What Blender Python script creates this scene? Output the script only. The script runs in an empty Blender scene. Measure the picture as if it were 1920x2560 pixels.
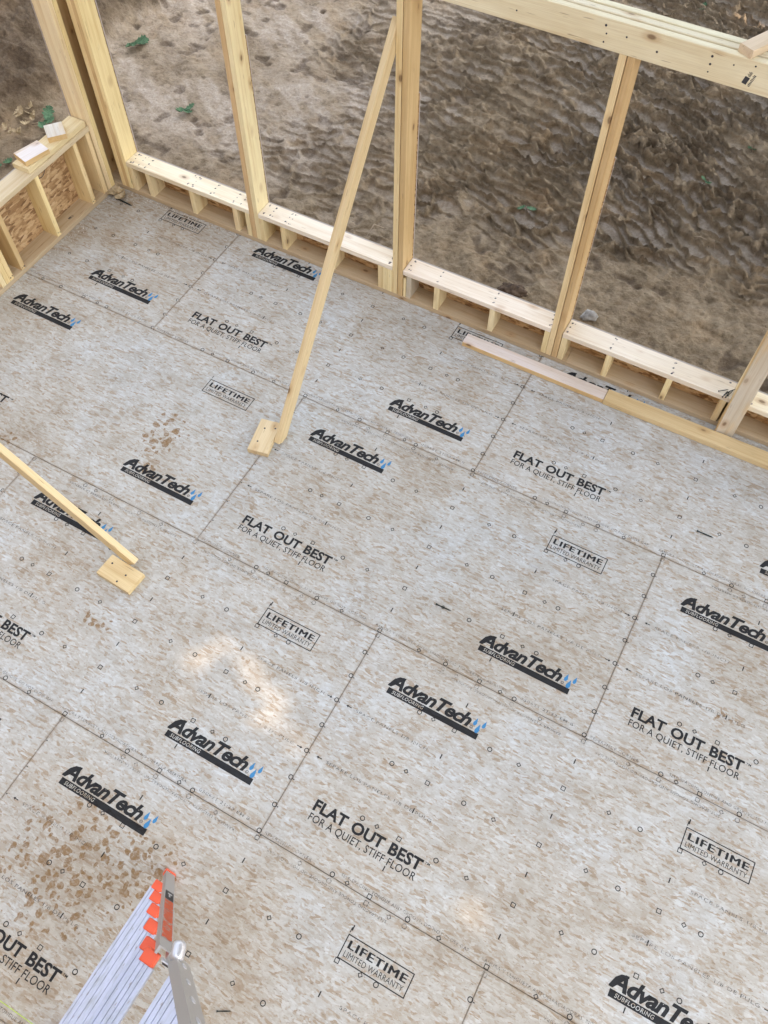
import bpy, bmesh, math, random
import numpy as np
from mathutils import Vector, Matrix, Euler

random.seed(7)
scene = bpy.context.scene
C = scene.collection
R = math.radians

# ------------------------------------------------------------------ camera
cam_d = bpy.data.cameras.new('camera')
cam = bpy.data.objects.new('camera', cam_d)
C.objects.link(cam)
scene.camera = cam
cam_d.sensor_fit = 'VERTICAL'
cam_d.sensor_height = 36.0
cam_d.lens = 2126.625 / 2560 * 36.0
cam_d.clip_start = 0.05
cam_d.clip_end = 500
MR = Matrix(((0.87692775, 0.48061311, 0.00295815),
             (0.41436309, -0.75290069, -0.51131574),
             (-0.24351786, 0.44961271, -0.85938785)))
rot = Matrix((MR[0], -MR[1], -MR[2])).transposed()
cam.matrix_world = Matrix.Translation((3.33361, -2.80646, 4.37871)) @ rot.to_4x4()

# ------------------------------------------------------------------ world, sun, exposure
SUN_DIR = Vector((0.5, 0.28, 0.82)).normalized()      # towards the sun
elev = math.asin(SUN_DIR.z)
azim = math.atan2(SUN_DIR.x, SUN_DIR.y)                  # clockwise from +Y
w = bpy.data.worlds.new('World')
scene.world = w
w.use_nodes = True
nt = w.node_tree
nt.nodes.clear()
wo = nt.nodes.new('ShaderNodeOutputWorld')
bg = nt.nodes.new('ShaderNodeBackground')
sky = nt.nodes.new('ShaderNodeTexSky')
sky.sky_type = 'NISHITA'
sky.sun_disc = False
sky.sun_elevation = elev
sky.sun_rotation = azim
sky.air_density = 1.0
sky.dust_density = 6.0
sky.ozone_density = 1.0
bg.inputs['Strength'].default_value = 0.15
hs = nt.nodes.new('ShaderNodeHueSaturation')      # hazy, milky sky
hs.inputs['Saturation'].default_value = 0.45
nt.links.new(sky.outputs[0], hs.inputs['Color'])
nt.links.new(hs.outputs[0], bg.inputs['Color'])
nt.links.new(bg.outputs[0], wo.inputs['Surface'])
sun_d = bpy.data.lights.new('sun', 'SUN')
sun_d.energy = 1.0
sun_d.angle = R(0.55)
sun_d.color = (1.0, 0.76, 0.56)
sun = bpy.data.objects.new('sun', sun_d)
C.objects.link(sun)
sun.rotation_euler = SUN_DIR.to_track_quat('Z', 'Y').to_euler()
scene.view_settings.view_transform = 'Standard'
scene.view_settings.look = 'None'
scene.view_settings.exposure = 2.03
scene.view_settings.gamma = 1.0
scene.cycles.use_denoising = True
scene.cycles.max_bounces = 6
scene.cycles.diffuse_bounces = 4

# ------------------------------------------------------------------ small helpers
def tag(o, label=None, cat=None, group=None, kind=None):
    if label: o['label'] = label
    if cat: o['category'] = cat
    if group: o['group'] = group
    if kind: o['kind'] = kind
    return o

def link(name, me, mat=None, parent=None, mw=None, color=None):
    o = bpy.data.objects.new(name, me)
    C.objects.link(o)
    if mat is not None:
        if isinstance(mat, (list, tuple)):
            for m in mat: me.materials.append(m)
        else:
            me.materials.append(mat)
    if parent is not None:
        o.parent = parent
    if mw is not None:
        o.matrix_local = mw
    if color is not None:
        o.color = (*color, 1)
    return o

def empty(name, loc=(0, 0, 0)):
    o = bpy.data.objects.new(name, None)
    C.objects.link(o)
    o.location = loc
    o.empty_display_size = 0.1
    return o

def mesh_from(name, verts, faces, smooth=False):
    me = bpy.data.meshes.new(name)
    me.from_pydata([tuple(v) for v in verts], [], faces)
    if smooth:
        for p in me.polygons: p.use_smooth = True
    me.update()
    return me

def bm_mesh(name, bm, smooth=False):
    me = bpy.data.meshes.new(name)
    bm.to_mesh(me)
    bm.free()
    if smooth:
        for p in me.polygons: p.use_smooth = True
    return me

def bm_box(bm, x0, x1, y0, y1, z0, z1):
    vs = [bm.verts.new(p) for p in ((x0, y0, z0), (x1, y0, z0), (x1, y1, z0), (x0, y1, z0),
                                    (x0, y0, z1), (x1, y0, z1), (x1, y1, z1), (x0, y1, z1))]
    fs = []
    for f in ((0, 3, 2, 1), (4, 5, 6, 7), (0, 1, 5, 4), (1, 2, 6, 5), (2, 3, 7, 6), (3, 0, 4, 7)):
        fs.append(bm.faces.new([vs[i] for i in f]))
    return vs, fs

def bevel_all(bm, w, seg=2):
    bmesh.ops.bevel(bm, geom=list(bm.edges), offset=w, segments=seg, profile=0.5, affect='EDGES')

# ------------------------------------------------------------------ node helpers
class NT:
    def __init__(s, name):
        s.m = bpy.data.materials.new(name)
        s.m.use_nodes = True
        s.t = s.m.node_tree
        s.t.nodes.clear()
    def n(s, typ, **kw):
        nd = s.t.nodes.new(typ)
        for k, v in kw.items(): setattr(nd, k, v)
        return nd
    def l(s, a, b): s.t.links.new(a, b)
    def put(s, sock, v):
        if isinstance(v, (int, float)):
            sock.default_value = v
        elif isinstance(v, tuple):
            sock.default_value = v if len(v) == 4 or sock.type == 'VECTOR' else (*v, 1)
        else: s.l(v, sock)
    def math(s, op, a, b=0.0, c=0.0, clamp=False):
        nd = s.n('ShaderNodeMath', operation=op); nd.use_clamp = clamp
        s.put(nd.inputs[0], a); s.put(nd.inputs[1], b)
        if op in ('MULTIPLY_ADD', 'SMOOTH_MIN'): s.put(nd.inputs[2], c)
        return nd.outputs[0]
    def vmul(s, v, k):
        nd = s.n('ShaderNodeVectorMath', operation='MULTIPLY')
        s.put(nd.inputs[0], v); nd.inputs[1].default_value = k
        return nd.outputs[0]
    def vadd(s, v, k):
        nd = s.n('ShaderNodeVectorMath', operation='ADD')
        s.put(nd.inputs[0], v); s.put(nd.inputs[1], k)
        return nd.outputs[0]
    def mapping(s, v, loc=(0, 0, 0), rot=(0, 0, 0), scale=(1, 1, 1)):
        nd = s.n('ShaderNodeMapping')
        s.l(v, nd.inputs[0])
        nd.inputs['Location'].default_value = loc
        nd.inputs['Rotation'].default_value = rot
        nd.inputs['Scale'].default_value = scale
        return nd.outputs[0]
    def noise(s, v, scale=1.0, detail=3.0, rough=0.55, dist=0.0, out='Fac'):
        nd = s.n('ShaderNodeTexNoise')
        s.l(v, nd.inputs['Vector'])
        nd.inputs['Scale'].default_value = scale
        nd.inputs['Detail'].default_value = detail
        nd.inputs['Roughness'].default_value = rough
        nd.inputs['Distortion'].default_value = dist
        return nd.outputs[out]
    def voro(s, v, scale=1.0, out='Color', dim='3D', feature='F1'):
        nd = s.n('ShaderNodeTexVoronoi', voronoi_dimensions=dim, feature=feature, distance='MANHATTAN')
        s.l(v, nd.inputs['Vector'])
        nd.inputs['Scale'].default_value = scale
        return nd.outputs[out]
    def sep(s, v, i=0):
        nd = s.n('ShaderNodeSeparateXYZ'); s.l(v, nd.inputs[0]); return nd.outputs[i]
    def step(s, v, a, b):
        nd = s.n('ShaderNodeMapRange', interpolation_type='SMOOTHSTEP')
        s.l(v, nd.inputs[0])
        nd.inputs[1].default_value = a; nd.inputs[2].default_value = b
        return nd.outputs[0]
    def ramp(s, f, stops, interp='LINEAR'):
        nd = s.n('ShaderNodeValToRGB')
        nd.color_ramp.interpolation = interp
        e = nd.color_ramp.elements
        while len(e) > 1: e.remove(e[0])
        e[0].position = stops[0][0]; e[0].color = (*stops[0][1], 1)
        for p, c in stops[1:]:
            q = e.new(p); q.color = (*c, 1)
        s.put(nd.inputs[0], f)
        return nd.outputs[0]
    def mix(s, f, a, b, mode='MIX'):
        nd = s.n('ShaderNodeMix', data_type='RGBA', blend_type=mode)
        s.put(nd.inputs[0], f); s.put(nd.inputs[6], a); s.put(nd.inputs[7], b)
        return nd.outputs[2]
    def bump(s, h, strength=0.3, dist=0.01):
        nd = s.n('ShaderNodeBump')
        nd.inputs['Strength'].default_value = strength
        nd.inputs['Distance'].default_value = dist
        s.l(h, nd.inputs['Height'])
        return nd.outputs[0]
    def done(s, col, rough=0.6, spec=0.4, normal=None, metal=0.0, **kw):
        p = s.n('ShaderNodeBsdfPrincipled')
        s.put(p.inputs['Base Color'], col)
        s.put(p.inputs['Roughness'], rough)
        s.put(p.inputs['Specular IOR Level'], spec)
        s.put(p.inputs['Metallic'], metal)
        for k, v in kw.items(): s.put(p.inputs[k.replace('_', ' ')], v)
        if normal is not None: s.l(normal, p.inputs['Normal'])
        o = s.n('ShaderNodeOutputMaterial')
        s.l(p.outputs[0], o.inputs['Surface'])
        return s.m

def plain(name, col, rough=0.5, metal=0.0, spec=0.4):
    return NT(name).done(col, rough, spec, metal=metal)

# ------------------------------------------------------------------ wood
def wood_material(name, rough=0.55, edge=None):
    t = NT(name)
    tc = t.n('ShaderNodeTexCoord').outputs['Object']
    oi = t.n('ShaderNodeObjectInfo')
    off = t.n('ShaderNodeCombineXYZ')
    r = oi.outputs['Random']
    t.l(t.math('MULTIPLY', r, 37.0), off.inputs[0])
    t.l(t.math('MULTIPLY', r, 91.0), off.inputs[1])
    t.l(t.math('MULTIPLY', r, 53.0), off.inputs[2])
    v = t.vadd(tc, off.outputs[0])
    warp = t.noise(t.vmul(v, (2.0, 6.0, 6.0)), 1.0, 2.0, out='Color')
    vw = t.vadd(v, t.vmul(warp, (0.02, 0.018, 0.018)))
    rings = t.noise(t.vmul(vw, (0.7, 38.0, 38.0)), 1.0, 3.0, 0.5, 0.4)
    fib = t.noise(t.vmul(vw, (5.0, 260.0, 260.0)), 1.0, 2.0)
    blot = t.noise(t.vmul(v, (1.6, 5.0, 5.0)), 1.0, 3.0)
    base = oi.outputs['Color']
    if edge is not None:      # broad faces weathered, sawn edges still fresh
        nz = t.math('ABSOLUTE', t.sep(t.n('ShaderNodeTexCoord').outputs['Normal'], 2))
        wn = t.noise(t.vmul(v, (2.5, 9.0, 9.0)), 1.0, 3.0)
        base = t.mix(t.math('MULTIPLY', t.step(nz, 0.55, 0.85), t.step(wn, 0.22, 0.50)), edge, base)
    g = t.ramp(rings, [(0.26, (0.86, 0.79, 0.70)), (0.44, (0.96, 0.945, 0.92)), (0.58, (1.0, 1.0, 1.0)), (0.80, (1.03, 1.03, 1.01))])
    col = t.mix(1.0, base, g, 'MULTIPLY')
    g2 = t.ramp(fib, [(0.30, (0.90, 0.87, 0.82)), (0.6, (1, 1, 1))])
    col = t.mix(1.0, col, g2, 'MULTIPLY')
    g3 = t.ramp(blot, [(0.30, (0.90, 0.86, 0.80)), (0.55, (1, 1, 1)), (0.72, (1.02, 1.02, 1.04))])
    col = t.mix(1.0, col, g3, 'MULTIPLY')
    # knots
    kn = t.n('ShaderNodeTexVoronoi')
    t.l(t.vmul(vw, (4.2, 8.0, 8.0)), kn.inputs['Vector'])
    kn.inputs['Scale'].default_value = 1.0
    sel = t.step(t.sep(kn.outputs['Color'], 0), 0.30, 0.34)
    kd = kn.outputs['Distance']
    core = t.math('MULTIPLY', t.math('SUBTRACT', 1.0, t.step(kd, 0.055, 0.12)), sel)
    halo = t.math('MULTIPLY', t.math('SUBTRACT', 1.0, t.step(kd, 0.10, 0.27)), sel)
    col = t.mix(t.math('MULTIPLY', halo, 0.42), col, (0.47, 0.28, 0.12))
    col = t.mix(t.math('MULTIPLY', core, 0.72), col, (0.13, 0.065, 0.03))
    # pencil-thin pitch streaks and grime specks
    st = t.noise(t.vmul(v, (9.0, 120.0, 120.0)), 1.0, 1.0)
    col = t.mix(t.math('MULTIPLY', t.step(st, 0.70, 0.78), 0.55), col, (0.22, 0.13, 0.06))
    h = t.math('ADD', t.math('MULTIPLY', rings, 0.5), fib)
    return t.done(col, rough, 0.3, t.bump(h, 0.25, 0.002))

M_WOOD = wood_material('spruce_lumber')
M_WEATHER = wood_material('weathered_lumber', 0.6, (0.74, 0.545, 0.28))
PALE = (0.90, 0.81, 0.57)
CREAM = (0.91, 0.79, 0.49)
TAN = (0.70, 0.52, 0.28)
GOLD = (0.89, 0.74, 0.42)
AGED = (0.54, 0.43, 0.29)
MAUVE = (0.80, 0.735, 0.695)
GREYW = (0.60, 0.54, 0.45)
M_NAIL = plain('nail_steel', (0.045, 0.045, 0.06), 0.5, 0.3)
M_STAIN = plain('nail_stain', (0.36, 0.31, 0.28), 0.7)
M_INKSTAMP = plain('grade_stamp_ink', (0.05, 0.05, 0.055), 0.8)

BOARD_CACHE = {}
NAILME = []
def single_nails(pts, par, r=0.006):
    if not NAILME:
        o = discs('nail_head', [(0, 0, 0)], (0, 0, 1), None, M_NAIL, 1.0, 0.0, 0.25)
        NAILME.append(o.data); bpy.data.objects.remove(o)
    bpy.context.view_layer.update()
    for p in pts:
        o = bpy.data.objects.new('nail_head', NAILME[0]); C.objects.link(o); o.parent = par
        o.matrix_parent_inverse = par.matrix_world.inverted()
        o.location = p; o.scale = (r, r, r)

def board_mesh(L, wd, th):
    """centred box: length along X, width along Y, thickness along Z, eased edges"""
    k = (round(L, 3), round(wd, 3), round(th, 3))
    if k not in BOARD_CACHE:
        bm = bmesh.new()
        bm_box(bm, -L/2, L/2, -wd/2, wd/2, -th/2, th/2)
        long_e = [e for e in bm.edges if abs((e.verts[0].co - e.verts[1].co).x) > L * 0.9]
        short_e = [e for e in bm.edges if e not in long_e]
        bmesh.ops.bevel(bm, geom=long_e, offset=0.0035, segments=2, profile=0.5, affect='EDGES')
        BOARD_CACHE[k] = bm_mesh('lumber', bm)
        BOARD_CACHE[k].materials.append(M_WOOD)
    return BOARD_CACHE[k]

def frame(xa, ya, o):
    xa = Vector(xa).normalized(); ya = Vector(ya)
    ya = (ya - xa * ya.dot(xa)).normalized()
    za = xa.cross(ya)
    m = Matrix((xa, ya, za)).transposed().to_4x4()
    m.translation = Vector(o)
    return m

LASTM = [None]
def lumber(name, x0, x1, y0, y1, z0, z1, parent=None, color=PALE, jig=0.0):
    """axis-aligned stick: the longest side becomes the grain direction"""
    d = (x1 - x0, y1 - y0, z1 - z0)
    ax = max(range(3), key=lambda i: d[i])
    rest = sorted([i for i in range(3) if i != ax], key=lambda i: -d[i])
    E3 = [Vector((1, 0, 0)), Vector((0, 1, 0)), Vector((0, 0, 1))]
    me = board_mesh(d[ax], d[rest[0]], d[rest[1]])
    m = frame(E3[ax], E3[rest[0]], ((x0+x1)/2, (y0+y1)/2, (z0+z1)/2))
    k = 1 + random.uniform(-0.05, 0.05)
    o = bpy.data.objects.new(name, me); C.objects.link(o)
    if parent is not None: o.parent = parent
    o.matrix_local = m; LASTM[0] = m.copy()
    o.color = (color[0]*k, color[1]*k*(1+random.uniform(-.02, .02)), color[2]*k*(1+random.uniform(-.05, .05)), 1)
    return o

def stick(name, a, b, wdir, wd, th, color, parent=None):
    """free stick from a to b, width direction wdir"""
    a = Vector(a); b = Vector(b)
    me = board_mesh((b-a).length, wd, th)
    o = bpy.data.objects.new(name, me); C.objects.link(o)
    if parent is not None: o.parent = parent
    o.matrix_local = frame(b-a, wdir, (a+b)/2)
    o.color = (*color, 1)
    return o

def discs(name, pts, normal, parent, mat, r=0.006, jitter=0.3, h=0.0015, stretch=1.0):
    """nail heads driven into a board: low domed discs, joined because they belong to that board"""
    bm = bmesh.new()
    n = Vector(normal).normalized()
    t1 = n.orthogonal().normalized(); t2 = n.cross(t1)
    for p in pts:
        p = Vector(p); rr = r * random.uniform(1-jitter, 1+jitter)
        ring = [bm.verts.new(p + (t1*math.cos(a)*stretch + t2*math.sin(a))*rr + n*h*0.4) for a in [i*math.tau/9 for i in range(9)]]
        base = [bm.verts.new(p + (t1*math.cos(a)*stretch + t2*math.sin(a))*rr - n*0.001) for a in [i*math.tau/9 for i in range(9)]]
        top = bm.verts.new(p + n*h)
        for i in range(9):
            bm.faces.new((ring[i], ring[(i+1) % 9], top))
            bm.faces.new((base[i], base[(i+1) % 9], ring[(i+1) % 9], ring[i]))
    o = link(name, bm_mesh(name, bm), mat)
    if parent is not None:
        o.parent = parent
        o.matrix_parent_inverse = Matrix.Identity(4)
        bpy.context.view_layer.update()
        o.matrix_world = Matrix.Identity(4)
    return o

# ------------------------------------------------------------------ oriented strand board
def osb_color(t, v, pal, flake=1.0, streak=0.5):
    layers = []
    wv = t.vadd(v, t.vmul(t.noise(v, 14.0, 2.0, out='Color'), (0.014, 0.014, 0.0)))
    for i, (ang, sx, sy) in enumerate(((8, 14, 68), (-24, 17, 62), (38, 19, 76), (-62, 17, 66))):
        mv = t.mapping(wv, (i*3.7, i*1.9, 0), (0, 0, R(ang)), (sx/flake, sy/flake, 1))
        layers.append(t.sep(t.voro(mv, 1.0, dim='2D'), 0))
    sel1 = t.step(t.noise(v, 9.0/flake, 2.0), 0.47, 0.53)
    sel2 = t.step(t.noise(t.vadd(v, (4.0, 7.0, 0.0)), 12.0/flake, 2.0), 0.45, 0.55)
    sel3 = t.step(t.noise(t.vadd(v, (14.0, 3.0, 0.0)), 7.0/flake, 2.0), 0.52, 0.58)
    a = t.mix(sel1, layers[0], layers[1])
    a = t.mix(sel2, a, layers[2])
    a = t.mix(sel3, a, layers[3])
    fine = t.noise(t.mapping(v, (0, 0, 0), (0, 0, R(6)), (60, 240, 1)), 1.0, 3.0)
    f = t.math('ADD', t.math('MULTIPLY', t.sep(a, 0), 0.62), t.math('MULTIPLY', fine, 0.20))
    col = t.ramp(f, pal)
    # dark slivers where flakes lift
    sl = t.noise(t.mapping(wv, (9, 2, 0), (0, 0, R(14)), (42, 190, 1)), 1.0, 2.0)
    col = t.mix(t.math('MULTIPLY', t.step(sl, 0.645, 0.72), streak), col, (0.10, 0.065, 0.04))
    sl2 = t.noise(t.mapping(wv, (2, 6, 0), (0, 0, R(-28)), (55, 170, 1)), 1.0, 2.0)
    col = t.mix(t.math('MULTIPLY', t.step(sl2, 0.66, 0.74), streak*0.8), col, (0.20, 0.12, 0.065))
    return col, f

FLOOR_PAL = [(0.13, (0.385, 0.325, 0.255)), (0.20, (0.44, 0.40, 0.345)), (0.33, (0.475, 0.462, 0.428)),
             (0.54, (0.515, 0.522, 0.505)), (0.74, (0.59, 0.612, 0.612))]

def ellipse_mask(t, v, cx, cy, rx, ry, soft=0.6):
    mv = t.mapping(v, (-cx/rx, -cy/ry, 0), (0, 0, 0), (1/rx, 1/ry, 0))
    nd = t.n('ShaderNodeVectorMath', operation='LENGTH'); t.l(mv, nd.inputs[0])
    return t.math('SUBTRACT', 1.0, t.step(nd.outputs['Value'], 1-soft, 1.0))

def floor_nodes(t):
    v = t.n('ShaderNodeNewGeometry').outputs['Position']
    v = t.vmul(v, (1, 1, 0))
    col, f = osb_color(t, v, FLOOR_PAL, 0.70, 0.5)
    for k_, (ang, a_, b_, cc, am) in enumerate(((12, 0.64, 0.69, (0.20, 0.135, 0.085), 0.62), (-30, 0.64, 0.70, (0.36, 0.27, 0.19), 0.6), (50, 0.64, 0.70, (0.70, 0.73, 0.745), 0.6), (-10, 0.62, 0.68, (0.64, 0.66, 0.66), 0.55))):
        q_ = t.noise(t.mapping(v, (k_*3.1, k_*5.3, 0), (0, 0, R(ang)), (48, 120, 1)), 1.0, 3.0, 0.6)
        col = t.mix(t.math('MULTIPLY', t.step(q_, a_, b_), am), col, cc)
    big = t.noise(v, 1.1, 4.0, 0.6)
    col = t.mix(1.0, col, t.ramp(big, [(0.30, (0.86, 0.80, 0.73)), (0.48, (1.0, 0.98, 0.96)), (0.66, (1.02, 1.05, 1.10))]), 'MULTIPLY')
    mid = t.noise(t.vadd(v, (5, 5, 0)), 5.0, 4.0, 0.65)
    col = t.mix(1.0, col, t.ramp(mid, [(0.30, (0.84, 0.80, 0.75)), (0.52, (1, 1, 1)), (0.74, (1.05, 1.07, 1.10))]), 'MULTIPLY')
    # darker tan zones in the foreground and by the side wall
    tan_zone = t.math('MAXIMUM', ellipse_mask(t, v, 2.2, -3.3, 1.5, 1.1, 0.8), ellipse_mask(t, v, -0.9, 0.75, 1.3, 1.0, 0.8))
    dn = t.math('MULTIPLY', tan_zone, t.step(t.noise(v, 3.0, 4.0, 0.6), 0.25, 0.7))
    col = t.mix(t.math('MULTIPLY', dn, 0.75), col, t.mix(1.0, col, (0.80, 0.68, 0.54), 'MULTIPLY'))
    # muddy boot prints
    fm = None
    for e in ((1.70, -2.98, 0.52, 0.48), (2.02, -2.84, 0.30, 0.29), (0.585, -0.69, 0.22, 0.27), (0.59, -0.66, 0.17, 0.20), (0.66, -0.92, 0.15, 0.11),
              (1.03, -1.9, 0.16, 0.10), (4.24, -0.76, 0.10, 0.08), (-0.24, -1.18, 0.09, 0.08)):
        m = ellipse_mask(t, v, *e, 0.75)
        fm = m if fm is None else t.math('MAXIMUM', fm, m)
    vp = t.vadd(v, t.vmul(t.noise(v, 22.0, 3.0, out='Color'), (0.045, 0.045, 0.0)))
    prints = None
    for sc_ in (13.0, 22.0):
        vn = t.n('ShaderNodeTexVoronoi', voronoi_dimensions='2D'); t.l(vp, vn.inputs['Vector']); vn.inputs['Scale'].default_value = sc_
        rad = t.math('MULTIPLY_ADD', t.sep(vn.outputs['Color'], 0), 0.34, t.math('MULTIPLY_ADD', fm, 0.36, -0.28))
        k1 = t.step(t.math('SUBTRACT', rad, vn.outputs['Distance']), 0.0, 0.055)
        prints = k1 if prints is None else t.math('MAXIMUM', prints, k1)
    prints = t.math('MULTIPLY', prints, t.ramp(t.noise(v, 60.0, 4.0, 0.7), [(0.32, (0.30,)*3), (0.56, (1,)*3)]))
    col = t.mix(t.math('MULTIPLY', prints, 0.85), col, t.mix(t.noise(v, 35.0, 3.0), (0.14, 0.075, 0.024), (0.34, 0.195, 0.07)))
    # dirt worked into the panel joints
    px, py = t.sep(v, 0), t.sep(v, 1)
    rr = t.math('DIVIDE', t.math('SUBTRACT', 1.2065, py), 1.2065)
    rf = t.math('FLOOR', rr)
    dy = t.math('MULTIPLY', t.math('ABSOLUTE', t.math('SUBTRACT', t.math('FRACT', t.math('ADD', rr, 0.5)), 0.5)), 1.2065)
    par = t.math('FLOORED_MODULO', rf, 2.0)
    xx = t.math('DIVIDE', t.math('SUBTRACT', px, t.math('MULTIPLY', par, 1.2192)), 2.4384)
    dx = t.math('MULTIPLY', t.math('ABSOLUTE', t.math('SUBTRACT', t.math('FRACT', t.math('ADD', xx, 0.5)), 0.5)), 2.4384)
    dj = t.math('MINIMUM', dx, dy)
    dj = t.math('SUBTRACT', dj, t.math('MULTIPLY', t.noise(v, 16.0, 3.0), 0.022))
    jm = t.math('SUBTRACT', 1.0, t.step(dj, -0.009, 0.003))
    col = t.mix(t.math('MULTIPLY', jm, 0.38), col, (0.24, 0.165, 0.095))
    # sheets come from different stacks, so their tone differs a little
    cv = t.n('ShaderNodeCombineXYZ'); t.l(t.math('FLOOR', xx), cv.inputs[0]); t.l(rf, cv.inputs[1])
    wn_ = t.n('ShaderNodeTexWhiteNoise', noise_dimensions='2D'); t.l(cv.outputs[0], wn_.inputs['Vector'])
    col = t.mix(1.0, col, t.ramp(wn_.outputs['Value'], [(0.0, (0.87, 0.865, 0.84)), (0.5, (0.92, 0.925, 0.915)), (1.0, (0.955, 0.965, 0.965))]), 'MULTIPLY')
    # grey scuffs
    sc = t.step(t.noise(t.mapping(v, (3, 1, 0), (0, 0, R(20)), (3.0, 7.0, 1)), 1.0, 3.0), 0.68, 0.80)
    col = t.mix(t.math('MULTIPLY', sc, 0.45), col, (0.24, 0.24, 0.26))
    return v, col, f

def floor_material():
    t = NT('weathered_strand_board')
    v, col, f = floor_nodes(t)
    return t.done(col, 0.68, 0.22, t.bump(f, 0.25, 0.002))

def ink_material(name, ink, wear_lo, wear_hi):
    t = NT(name)
    v, col, f = floor_nodes(t)
    wn = t.noise(t.mapping(v, (1, 2, 0), (0, 0, R(12)), (70, 200, 1)), 1.0, 3.0, 0.6)
    bn = t.noise(v, 3.0, 2.0)
    wn = t.math('ADD', t.math('MULTIPLY', wn, 0.7), t.math('MULTIPLY', bn, 0.3))
    cov = t.step(wn, wear_hi, wear_lo)
    nd = t.n('ShaderNodeMapRange', interpolation_type='SMOOTHSTEP')
    t.l(wn, nd.inputs[0]); nd.inputs[1].default_value = wear_lo; nd.inputs[2].default_value = wear_hi
    nd.inputs[3].default_value = 0.96; nd.inputs[4].default_value = 0.12
    col = t.mix(nd.outputs[0], col, ink)
    return t.done(col, 0.70, 0.14, t.bump(f, 0.2, 0.002))

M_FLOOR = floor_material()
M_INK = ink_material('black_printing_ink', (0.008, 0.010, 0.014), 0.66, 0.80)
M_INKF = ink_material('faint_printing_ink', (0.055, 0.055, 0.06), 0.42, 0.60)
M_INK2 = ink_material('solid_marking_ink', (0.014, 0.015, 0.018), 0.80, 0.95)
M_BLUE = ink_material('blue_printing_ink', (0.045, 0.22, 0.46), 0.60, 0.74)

def sheath_material(name, pal):
    t = NT(name)
    tc = t.n('ShaderNodeTexCoord').outputs['Object']
    col, f = osb_color(t, tc, pal, 1.15, 0.8)
    return t.done(col, 0.65, 0.3, t.bump(f, 0.4, 0.003))
M_SHEATH = sheath_material('brown_strand_board', [(0.14, (0.22, 0.125, 0.06)), (0.26, (0.37, 0.225, 0.11)),
                           (0.42, (0.50, 0.33, 0.17)), (0.62, (0.62, 0.44, 0.25)), (0.8, (0.68, 0.52, 0.32))])
M_EDGE = plain('sheathing_edge', (0.42, 0.37, 0.33), 0.8)

# ------------------------------------------------------------------ floor deck
W8, L8 = 1.2065, 2.4384
floor = empty('floor', (0, 0, 0))
tag(floor, 'grey strand board subfloor of printed panels', None, None, 'structure')
bm = bmesh.new()
bm_box(bm, -1.262, 6.6, -4.95, 1.206, -0.29, -0.0235)
link('joist_deck', bm_mesh('joist_deck', bm), plain('joist_lumber', (0.35, 0.26, 0.15)), floor)

def text_geo(body, w, h, shear=0.0, bold=0.0, space=1.0, wordspace=1.0):
    cu = bpy.data.curves.new('t', 'FONT')
    cu.body = body; cu.size = 1.0; cu.shear = shear; cu.offset = bold
    cu.space_character = space; cu.space_word = wordspace
    cu.resolution_u = 3
    cu.fill_mode = 'FRONT'
    o = bpy.data.objects.new('t', cu); C.objects.link(o)
    dg = bpy.context.evaluated_depsgraph_get()
    me = o.evaluated_get(dg).to_mesh()
    vs = np.array([v.co[:] for v in me.vertices]); fs = [tuple(p.vertices) for p in me.polygons]
    o.to_mesh_clear()
    bpy.data.objects.remove(o); bpy.data.curves.remove(cu)
    cap = 0.73
    vs[:, 0] -= vs[:, 0].min()
    vs[:, 0] *= w / max(vs[:, 0].max(), 1e-6)
    vs[:, 1] *= h / cap
    vs[:, 2] = 0
    return vs, fs

class Ink:
    def __init__(s): s.v = []; s.f = []; s.m = []
    def add(s, vs, fs, x=0, y=0, z=0.0, mat=0, flip=False):
        b = len(s.v)
        for p in vs:
            px, py = p[0], p[1]
            if flip: px, py = -px, -py
            s.v.append((px + x, py + y, z))
        for f in fs:
            s.f.append(tuple(i + b for i in f)); s.m.append(mat)
    def ring(s, x, y, ro, ri, n=14, mat=0, rot=0.0):
        vs = []; fs = []
        for i in range(n):
            a = rot + i * math.tau / n
            vs += [(ro*math.cos(a), ro*math.sin(a)), (ri*math.cos(a), ri*math.sin(a))]
        for i in range(n):
            j = (i + 1) % n
            fs.append((2*i, 2*j, 2*j+1, 2*i+1))
        s.add(vs, fs, x, y, 0, mat)
    def rect(s, x0, y0, x1, y1, mat=0, z=0.0):
        s.add([(x0, y0), (x1, y0), (x1, y1), (x0, y1)], [(0, 1, 2, 3)], 0, 0, z, mat)
    def mesh(s, name, mats):
        me = mesh_from(name, s.v, s.f)
        for m in mats: me.materials.append(m)
        me.polygons.foreach_set('material_index', s.m)
        # all faces up
        bmx = bmesh.new(); bmx.from_mesh(me)
        for f in bmx.faces:
            f.normal_update()
            if f.normal.z < 0: f.normal_flip()
        bmx.to_mesh(me); bmx.free()
        return me

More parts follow.
